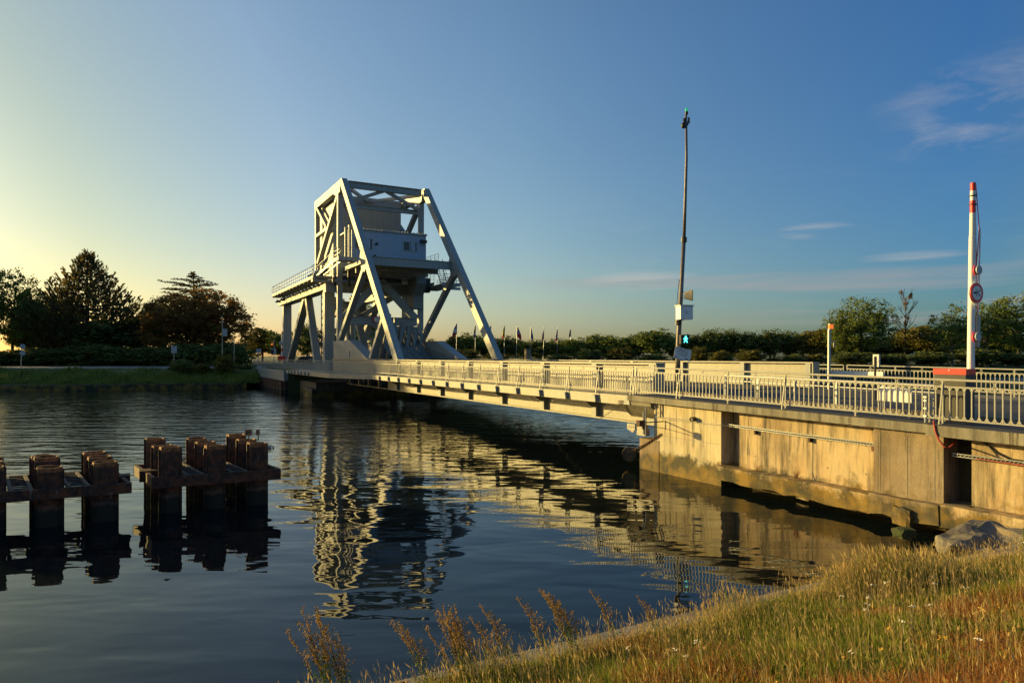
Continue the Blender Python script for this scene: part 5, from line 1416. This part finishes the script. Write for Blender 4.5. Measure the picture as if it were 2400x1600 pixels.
def cedar(seed, h, r):
    rr = random.Random(seed); root = bpy.data.objects.new('cedar_tree', None); col.objects.link(root)
    mt = MB(); mt.tube([Vector((0,0,-.3)),Vector((0,0,h*.55)),Vector((.1,0,h))], h*.02, 7, h*.004); lv = MB()
    for f in (.45,.55,.66,.74,.81,.87,.92,.96,.99):
        z = h*f; L0 = r*(1.0 if f<.8 else .93 if f<.9 else .55 if f<.95 else .28 if f<.97 else .12)
        nb_ = 9 if f < .9 else 6
        for i in range(nb_):
            a = 6.28*i/nb_+rr.uniform(-.3,.3); L_ = L0*rr.uniform(.6,1.1); d = Vector((math.cos(a),math.sin(a),0)); p0 = Vector((0,0,z-.3))
            pts = [p0, p0+d*L_*.5+Vector((0,0,.35)), p0+d*L_+Vector((0,0,.30+rr.uniform(-.1,.25)))]
            mt.tube(pts, .06, 4, .02, False)
            for k in range(int(L_*30)+8):
                t_ = rr.uniform(.2,1); q_ = pts[0].lerp(pts[1],t_*2) if t_<.5 else pts[1].lerp(pts[2],t_*2-1)
                side = d.cross(Vector((0,0,1)))*rr.gauss(0,.10)*L_; q_ = q_+side+Vector((0,0,rr.uniform(0,.16)))
                leafquad(lv, q_, .15, rr, .8)
    mt.build('trunk', M['bark'], root); lv.build('crown', M['needle'], root); root['category'] = 'tree'; root['used'] = 0; return root
CE = cedar(8, 12, 4.5)
# dead tree with mistletoe balls
def deadtree(seed, h, r):
    rr = random.Random(seed); root = bpy.data.objects.new('bare_tree', None); col.objects.link(root)
    mt = MB(); mt.tube([Vector((0,0,-.3)),Vector((.2,0,h*.5)),Vector((-.1,0,h))], h*.012, 6, .03); ends = []
    def br_(p, d, L_, rad_, dep):
        q_ = p+d*L_*.5+Vector((0,0,L_*.1)); e_ = p+d*L_+Vector((0,0,L_*.25)); mt.tube([p,q_,e_], rad_, 4, rad_*.4, False); ends.append(e_)
        if dep > 0:
            for _ in range(4):
                t_ = rr.uniform(.3,1); dd = (d+Vector((rr.gauss(0,.5),rr.gauss(0,.5),rr.uniform(.1,.9)))).normalized()
                br_(p.lerp(e_, t_), dd, L_*rr.uniform(.35,.6), rad_*.55, dep-1)
    for i in range(15):
        z = h*rr.uniform(.35,.95); a = rr.uniform(0,6.28)
        br_(Vector((0,0,z)), Vector((math.cos(a),math.sin(a),rr.uniform(.5,1.2))).normalized(), r*(1.1-z/h*.6)*rr.uniform(.5,.9), .07, 2)
    lv = MB()
    for i in range(17):
        c = rr.choice(ends[::3]) if i < 11 else Vector((rr.uniform(-.15,.15),0,h*rr.uniform(.6,1))); r_ = rr.uniform(.28,.5)
        for k in range(110):
            u_ = Vector((rr.gauss(0,1),rr.gauss(0,1),rr.gauss(0,1))).normalized()*r_*rr.random()**.4; leafquad(lv, c+u_, .09, rr)
    mt.build('branches', M['bark'], root); lv.build('mistletoe', M['leaf_d'], root); root['category'] = 'tree'; root['used'] = 0; return root
BT = deadtree(21, 12, 4.5)

GW = 'trees of the wood beyond the bridge'
# far wood, right of the frames (px, distance, top y, width px, kind, label)
wood = [
 (1062,152,790,70,TB,'low olive tree just right of the counterweight leg, under the leftmost flag'),
 (1098,156,783,90,TA,'leafy tree behind the first two flagpoles'),
 (1140,160,789,80,TC,'dark tree behind the foot of the right inclined leg'),
 (1190,158,786,80,TC,'dark rounded tree between the fourth and fifth flagpoles'),
 (1228,165,793,70,TA,'mid green tree behind the round stone pillar'),
 (1265,163,796,80,TC,'dark tree behind the white and red flag'),
 (1305,168,797,80,TC,'dark low tree behind the striped flag'),
 (1345,162,789,75,TA,'lighter green tree right behind the plain blue flag'),
 (1368,190,788,14,TC,'tiny narrow pointed tree on the skyline right of the flags'),
 (1400,165,788,85,TA,'green tree first right of the narrow skyline tree'),
 (1445,160,786,95,TA,'broad green tree halfway between the flags and the tall mast'),
 (1490,158,782,80,TC,'dark green tree left of the tallest tree beside the mast'),
 (1538,155,768,110,TA,'tall rounded tree just left of the tall leaning mast'),
 (1578,160,780,70,TC,'dark tree directly behind the tall leaning mast'),
 (1625,160,792,70,TC,'dark low tree behind the green pedestrian signal'),
 (1668,158,775,90,TC,'dark feathery tree first right of the pedestrian signal'),
 (1712,160,773,80,TC,'dark tree second right of the pedestrian signal'),
 (1755,158,775,90,TC,'dark tree midway between mast and beacon post'),
 (1805,156,772,90,TC,'dark tree with pointed top left of the skyline dip'),
 (1850,158,778,85,TC,'dark tree filling the skyline dip left of beacon post'),
 (1900,154,776,80,TB,'olive tree just left of the amber beacon'),
 (1935,150,768,80,TB,'brownish green tree right behind the beacon post'),
 (2150,152,765,140,TB,'brown-green tree under the bare tree with mistletoe'),
 (2205,150,772,120,TC,'dark tree left of the raised barrier arm'),
 (1990,158,790,130,TC,'dark tree low behind the big airy tree'),
 (2080,156,795,130,TC,'dark tree low between big airy tree and bare tree'),
 (2270,156,785,140,TC,'dark tree low directly behind the barrier arm'),
 (2360,154,778,150,TC,'dark tree low at the right edge of the photo')]
for (px,D,yt,wp_,pr,lab) in wood: place(pr, px, D, yt-(R.uniform(3,14) if D < 180 else 0), wp_*1.15, lab, GW)
place(TF, 2020, 142, 696, 165, 'big airy green tree with sky showing through, right of the beacon post', GW)
place(TF, 1975, 143, 718, 90, 'smaller airy tree merged with the left side of the big airy tree', GW)
place(BT, 2122, 143, 698, 100, 'bare tree dotted with dark mistletoe balls')
place(TE, 2232, 139, 730, 150, 'pale-trunked open tree left of and behind the barrier arm', GW)
place(TE, 2312, 138, 696, 165, 'tall pale-trunked open tree just right of the barrier arm', GW)
place(TF, 2385, 138, 686, 180, 'tall leafy tree cut by the right edge of the photo', GW)
shr = [(1640,128,812,62,TS,'rounded olive bush right of the crooked notice plate'),(1690,124,815,60,TS,'rounded olive bush second right of the notice plate'),
 (1760,128,816,70,TS,'pale loose bush midway between mast and beacon'),(1815,126,826,60,TS,'low bush above the far girder end'),(1600,130,822,50,TSd,'dark low bush behind the mast foot'),
 (1860,126,822,60,TSd,'dark low bush left of the beacon post'),(1910,125,815,60,TS,'olive bush right before the beacon post'),
 (2000,128,825,110,TSd,'dark bush under the big airy tree'),(2090,128,822,110,TSd,'dark bush right of the edge-on sign'),(2180,128,820,110,TSd,'dark bush behind the red-topped housing'),(2290,128,820,120,TSd,'dark bush right behind barrier foot'),(2380,128,818,120,TSd,'dark bush at the right edge above the far railing'),
 (1450,134,815,80,TS,'olive bush under the trees between flags and mast'),(1530,132,818,80,TSd,'dark bush left of the crooked notice plate'),(1380,136,815,70,TSd,'dark bush right of the last flagpole'),(1310,138,818,70,TSd,'dark bush behind the last two flagpoles'),(1160,138,818,90,TS,'olive bush behind the foot of the right inclined leg'),(1090,136,815,80,TS,'olive bush between the first two flagpoles')]
for (px,D,yt,wp_,pr,lab) in shr: place(pr, px, D, yt+R.uniform(-12,10), wp_, lab, 'bushes beyond the bridge', 'bush')
# behind the tower
for (px,D,yt,wp_,pr,lab) in [
 (615,175,760,110,TB,'light green tree right of the big round dark tree'),(655,170,770,90,TA,'green tree just left of the trestle column'),
 (720,165,752,90,TC,'dark tree seen between the splayed trestle legs'),(590,180,778,50,TC,'dark small tree at the right foot of the round tree'),
 (775,170,770,60,TC,'dark tree behind the trestle column'),(850,160,700,90,TA,'tall green tree seen through the A-frame under the platform'),
 (890,165,745,70,TC,'dark tree seen through the middle of the A-frame'),(1010,165,790,50,TC,'dark tree seen just right of the curved steel shell'),(940,168,780,70,TC,'dark tree low behind the curved steel shell')]:
    place(pr, px, D, yt, wp_, lab, 'trees behind the bridge tower')
# left bank
place(PI, 204, 145, 604, 290, 'tall dark conifer with a pointed top and upswept branch tips', None, None, .5)
place(TC, 150, 150, 668, 120, 'dark leafy tree hidden against the left side of the tall conifer')
place(TF, 30, 140, 628, 150, 'leafy dark tree at the left edge of the photo'); place(TF, -60, 142, 612, 160, 'leafy dark tree just outside the left edge of the photo', None)
place(TF, 78, 138, 672, 90, 'smaller dark tree between left edge tree and conifer')
place(CE, 452, 160, 641, 160, 'flat-layered cedar rising behind the big round tree', None, None, .3)
place(TD, 462, 138, 672, 236, 'big round russet-tinged dark tree left of the bridge')
place(TC, 372, 146, 690, 100, 'green-topped tree on the left shoulder of the big round tree')
place(TC, 330, 148, 730, 120, 'dark tree filling the dip between the conifer and round tree')
place(TC, 100, 146, 735, 200, 'dark low tree under the left side of conifer')
place(TC, 235, 140, 745, 200, 'dark low tree under the right side of conifer')
hedge = [(-20,815,120),(40,812,110),(95,810,110),(150,806,120),(215,800,120),(270,803,120),(330,806,110),(385,803,100),(440,800,110),(500,795,110),(545,800,80)]
hl = ['at the very left edge','behind the double round sign','right of the double round sign','above the green box','under the conifer top','right of the conifer top','left of the small notice','behind the small white notice','under the round tree','right under the round tree','below the street lamp']
for (px,yt,wp_), l in zip(hedge, hl):
    place(TSd, px, 129, yt, wp_*1.3, 'dark roadside bush '+l, 'bushes along the far road', 'bush', base=1.5)
for (px,D,yt,wp_,l,pr) in [(425,98,836,62,'leftmost of two riverbank bushes beyond the grass slope',TSd),(475,98.5,848,50,'low riverbank bush between two taller ones',TS),(525,99,823,64,'tallest riverbank bush left of the far railing',TS),(572,102,848,55,'riverbank bush touching the far railing end',TSd)]:
    place(pr, px, D, yt, wp_, l, 'riverbank bushes', 'bush', base=1.4)
# trees upstream, outside the frame, whose long shadows cross the far bank and trestle feet
for (x,y,h) in [(-99,103,23),(-106,112,25),(-101,121,24),(-111,131,26),(-117,143,26),(-118,122,27)]:
    o = copy_tree(TC, (x,y,2.4), 'tree beyond the left edge of the photo that shades the far bank', R.uniform(0,6), (1.5,1.5,h/12)); o['category'] = 'tree'; o['group'] = 'trees upstream on the far bank'

# ================================================================ GRASS AND WEEDS
def visible(p, m_=60):
    if p.y < 1.5: return False
    px = 1200+1600*p.x/p.y; y = 834-1600*(p.z-EYE)/p.y
    return -m_ < px < 2400+m_ and y < 1600+500
rr = random.Random(42)
def blade(mb, p, h, lean, w_, seed_head=False):
    a = rr.uniform(0,6.28); d = Vector((math.cos(a),math.sin(a),0)); s_ = Vector((-d.y,d.x,0))*w_
    d = (d*lean*rr.uniform(.2,1.2)+Vector((-.12,.02,0)))*h
    m_ = p+d*.35+Vector((0,0,h*.55)); e_ = p+d+Vector((0,0,h*(1-lean*.25)))
    n = len(mb.v); 
    for q_ in (p-s_, p+s_, m_+s_*.8, m_-s_*.8, e_): mb.v.append((q_.x,q_.y,q_.z))
    mb.f.append((n,n+1,n+2,n+3)); mb.m.append(0); mb.f.append((n+3,n+2,n+4)); mb.m.append(0)
    return e_, m_
gd, gg, gs = MB(), MB(), MB()
cnt = 0
from mathutils import noise as mn
while cnt < 98000:
    t_ = rr.uniform(-6, 16.5); d_ = .34+ (rr.random()**1.25)*7.5
    p = lineP(t_, d_)
    if p.y < 2.6: continue
    p.z = bank_z(p.x,p.y)
    if not visible(p): continue
    if (Vector((p.x,p.y,0))-Vector((10.05,12.9,0))).length < 1.15 or (Vector((p.x,p.y,0))-Vector((9.6,12.2,0))).length < .9: continue
    # keep clear of the wall
    q_ = p-G0
    if q_.dot(V) > -2.4: continue
    cnt += 1
    nz = mn.noise(Vector((p.x*.55,p.y*.55,0)))*.9+mn.noise(Vector((p.x*1.9,p.y*1.9,3)))*.5
    dry = nz*1.5+ (d_-2.9)*.22 + p.x*.04 -.10
    near = .55+.9*max(0,mn.noise(Vector((p.x*.8,p.y*.8,9)))+.35)
    near *= 1-.45*min(1,max(0,(t_-7.5)/3))
    wl = .0028+.0022*min(2,p.y/6)
    if dry > rr.uniform(-.35,.35): blade(gd, p, rr.uniform(.06,.24)*near, rr.uniform(.3,1.2), wl*.8)
    else: blade(gg, p, rr.uniform(.05,.20)*near, rr.uniform(.2,.9), wl)
    if rr.random() < .05:
        h = rr.uniform(.22,.48); e_, m_ = blade(gs, p, h, rr.uniform(.1,.5), .0016)
        dr = (e_-m_).normalized(); 
        n_ = Vector((rr.gauss(0,1),rr.gauss(0,1),0)).normalized()*.005
        b0 = m_.lerp(e_,.55); nn = len(gs.v)
        for q2 in (b0, b0.lerp(e_,.4)+n_, e_, b0.lerp(e_,.4)-n_): gs.v.append((q2.x,q2.y,q2.z))
        gs.f.append((nn,nn+1,nn+2,nn+3)); gs.m.append(0)
# taller tufts along the kerb: bright clump right of centre and thin fringe elsewhere
for k in range(9500):
    if k < 2600: t_ = 6.1+rr.gauss(0,.62); d_ = .36+abs(rr.gauss(0,.35)); h = rr.uniform(.25,.62)*math.exp(-((t_-6.1)/1.6)**2)
    else: t_ = rr.uniform(-3,14.5); d_ = .30+abs(rr.gauss(0,.12)); h = rr.uniform(.10,.30)*(.5+1.3*max(0,mn.noise(Vector((t_*1.3,5,0)))+.4))*(1-.5*min(1,max(0,(t_-7.5)/3))); d_ += rr.choice((0,0,.12,.25))
    p = lineP(t_, d_); p.z = bank_z(p.x,p.y)
    if not visible(p): continue
    tgt = gs if rr.random() < .45 else gg
    e_, m_ = blade(tgt, p, max(.1,h), rr.uniform(.1,.55), .0028)
    if tgt is gs:
        n_ = Vector((rr.gauss(0,1),rr.gauss(0,1),0)).normalized()*.008; b0 = m_.lerp(e_,.5); nn = len(gs.v)
        for q2 in (b0, b0.lerp(e_,.4)+n_, e_, b0.lerp(e_,.4)-n_): gs.v.append((q2.x,q2.y,q2.z))
        gs.f.append((nn,nn+1,nn+2,nn+3)); gs.m.append(0)
for mb_, nm, mt, lab in ((gd,'dry_grass','grass_dry','rusty orange-brown dry grass covering the sunlit near bank'),(gg,'green_grass','grass_green','yellow-green grass growing along the near bank'),(gs,'seeding_grass','grass_seed','thin pale seeding grass stalks on the near bank')):
    tag(mb_.build(nm, M[mt]), lab, 'grass', kind='stuff')
bl = MB()
for k in range(85):
    t_ = rr.uniform(-1,13.5); d_ = rr.uniform(.38,5.0); p = lineP(t_, d_); p.z = bank_z(p.x,p.y)
    if not visible(p): continue
    for j in range(rr.randint(14,34)):
        a_ = rr.uniform(0,6.28); r_ = rr.uniform(.02,.14); q_ = p+Vector((math.cos(a_)*r_,math.sin(a_)*r_,rr.uniform(.03,.16))); leafquad(bl, q_, rr.uniform(.010,.020), rr, .3)
tag(bl.build('broadleaf_weeds', M['weed_leaf']), 'low broad-leaved green weeds growing among the dry grass', 'weeds', kind='stuff')
fl = MB(); fy = MB()
for k in range(60):
    t_ = rr.uniform(1,13); d_ = rr.uniform(.7,4.5); p = lineP(t_, d_); p.z = bank_z(p.x,p.y)
    if not visible(p): continue
    h = rr.uniform(.16,.34); top = p+Vector((rr.uniform(-.05,.05),0,h)); fl.tube([p, top], .0018, 3, None, False)
    for j in range(7):
        c = top+Vector((rr.gauss(0,.014),rr.gauss(0,.014),rr.uniform(-.004,.006))); n = len(fl.v); s_ = .0055
        for x_,y_ in ((-1,-1),(1,-1),(1,1),(-1,1)): fl.v.append((c.x+x_*s_,c.y+y_*s_,c.z+.004*x_))
        fl.f.append((n,n+1,n+2,n+3)); fl.m.append(0)
tag(fl.build('wild_flowers', M['flower']), 'tiny white flower heads scattered in the bank grass', 'flowers', kind='stuff')
for k in range(13):
    p = lineP(3.6+rr.gauss(0,.9), 3.0+rr.gauss(0,.25)); p.z = bank_z(p.x,p.y)+rr.uniform(.1,.2)
    for j in range(3):
        c = p+Vector((rr.gauss(0,.01),rr.gauss(0,.01),rr.gauss(0,.01))); n = len(fy.v); s_ = .006
        for x_,y_ in ((-1,-1),(1,-1),(1,1),(-1,1)): fy.v.append((c.x+x_*s_,c.y+y_*s_,c.z+.004*x_))
        fy.f.append((n,n+1,n+2,n+3)); fy.m.append(0)
tag(fy.build('yellow_flowers', M['flower_y']), 'small patch of tiny yellow flowers low in the grass', 'flowers', kind='stuff')
# tall mugwort-like weeds leaning over the kerb
def weed(seed, h, stems, leafy=True, red=False):
    rr = random.Random(seed); root = bpy.data.objects.new('tall_weed', None); col.objects.link(root); root['category'] = 'weed'; root['used'] = 0
    st = MB(); hd_ = MB(); lf = MB()
    for s_ in range(stems):
        a = rr.uniform(-.5,.5); L_ = h*rr.uniform(.7,1.0)
        lean = Vector((-.32+rr.uniform(-.22,.30),rr.uniform(-.15,.15),1)).normalized()
        p0 = Vector((rr.uniform(-.05,.05),rr.uniform(-.03,.03),0)); pts = [p0+lean*L_*f+Vector((-.10*L_*f*f,0,-.05*L_*f*f)) for f in (0,.25,.5,.75,1)]
        st.tube(pts, .0035, 4, .0012, False)
        def PP(f):
            i = min(3,int(f*4)); return pts[i].lerp(pts[i+1], f*4-i)
        for k in range(11):
            f = .38+.6*k/11; b0 = PP(f); bl = L_*.30*(1.05-f)+.02
            dd = Vector((rr.choice((-1,1))*rr.uniform(.3,.8),rr.uniform(-.5,.5),1.2)).normalized()
            e_ = b0+dd*bl; st.tube([b0,e_], .0014, 3, None, False)
            for j in range(int(16*bl/.15)+7):
                q_ = b0.lerp(e_, rr.random())+Vector((rr.gauss(0,.005),rr.gauss(0,.005),rr.gauss(0,.004))); leafquad(hd_, q_, .0095, rr)
        for j in range(30):
            q_ = PP(rr.uniform(.6,1))+Vector((rr.gauss(0,.005),rr.gauss(0,.005),0)); leafquad(hd_, q_, .008, rr)
        if leafy:
            for j in range(38):
                f = rr.uniform(.02,.5); b0 = PP(f); q_ = b0+Vector((rr.gauss(0,.035),rr.gauss(0,.03),rr.uniform(-.01,.03))); leafquad(lf, q_, .016, rr)
    st.build('stem', M['weed_leaf'], root); hd_.build('seed_head', M['weed_red' if red else 'weed'], root)
    if leafy: lf.build('leaves', M['weed_leaf'], root)
    return root
WA = weed(1,1.0,7); WB = weed(2,.92,4); WC = weed(3,.78,2)
def place_weed(proto, px, d_, sc_, lab, rz=0):
    # stand it on the bank line where that column of the picture meets it
    k = (px-1200)/1600; p0 = e0-en*d_; t_ = (k*p0.y-p0.x)/(ed.x-k*ed.y); p = lineP(t_, d_); p.z = bank_z(p.x,p.y)-.01
    if not proto['used']: proto['used'] = 1; proto.location = p; proto.scale = (sc_,)*3; proto['label'] = lab; o = proto
    else: o = copy_tree(proto, p, lab, rz, sc_); o['used'] = 1
    o['group'] = 'tall weeds along the kerb'
for a_ in [(WA,770,.1,1.0,'bushiest tall weed, leftmost on the kerb at the photo bottom'),(WA,810,.2,.75,'short bushy weed just right of the leftmost weed',.3),
 (WB,1010,.25,.85,'leaning weed left of the two tall ones near the bottom'),(WA,1085,.35,.92,'dense tall weed whose two spikes reach high over the water',.2),
 (WB,1125,.35,.95,'slim tall weed beside the dense one'),(WC,1170,.35,.9,'single-stemmed weed right of the dense pair'),(WC,1205,.4,1.05,'single curved weed stalk near mid bottom'),
 (WC,1290,.4,1.05,'single weed stalk left of the paired ones over the kerb'),(WB,1365,.4,.95,'pair of brown weed stalks near the pole reflection'),(WC,1345,.38,1.1,'weed stalk leaning left of the brown pair'),
 (WC,1450,.4,.95,'lone brown weed stalk above the middle of the kerb'),(WC,1545,.45,.75,'short weed right of the lone brown stalk')]: place_weed(*a_)
WR = weed(9,.22,5,True,True); WR['category'] = 'weed'; WR.name = 'red_weed'
place_weed(WR, 965, .35, 1.0, 'small orange-red leafed weed on the kerb edge'); WR['group'] = ''
del WR['group']
# fresh green upright horsetail-like plants
GH = bpy.data.objects.new('green_plant', None); col.objects.link(GH); tag(GH, 'upright fresh green plant standing above the bank grass near the wall', 'plant')
p = lineP(9.9,.5); p.z = bank_z(p.x,p.y); GH.location = p
st = MB(); lf = MB(); rr = random.Random(77)
for k in range(6):
    b0 = p+Vector((rr.uniform(-.22,.3),rr.uniform(-.1,.1),0)); e_ = b0+Vector((rr.uniform(-.04,.06),0,rr.uniform(.3,.5))); st.tube([b0,e_], .004, 4, .002)
    for j in range(90): leafquad(lf, b0.lerp(e_, rr.random())+Vector((rr.gauss(0,.014),rr.gauss(0,.014),0)), .014, rr)
st.build('stem', M['weed_leaf'], GH); lf.build('leaves', M['leaf_e'], GH)
# dry weeds growing on the ledge
for (px,y_,lab) in ((1868,1105,'rust-coloured dry weed on the mossy concrete ledge'),(1775,1085,'small dry weed tuft on the ledge near the recess')):
    v_ = -1.75; p = B(S(px,v_),v_,.53); mb = MB(); rr = random.Random(px)
    for k in range(26 if px>1800 else 12):
        e_ = p+Vector((rr.uniform(-.2,.22),rr.uniform(-.1,.1),rr.uniform(.08,.34))); mb.tube([p+Vector((rr.uniform(-.08,.1),0,0)), p.lerp(e_,.6)+Vector((0,0,.05)), e_], .004, 3, .002)
        leafquad(mb, e_, .012, rr)
    tag(mb.build('ledge_weed', M['weed_red']), lab, 'weed')
for o in bpy.data.objects:
    if 'used' in o: del o['used']
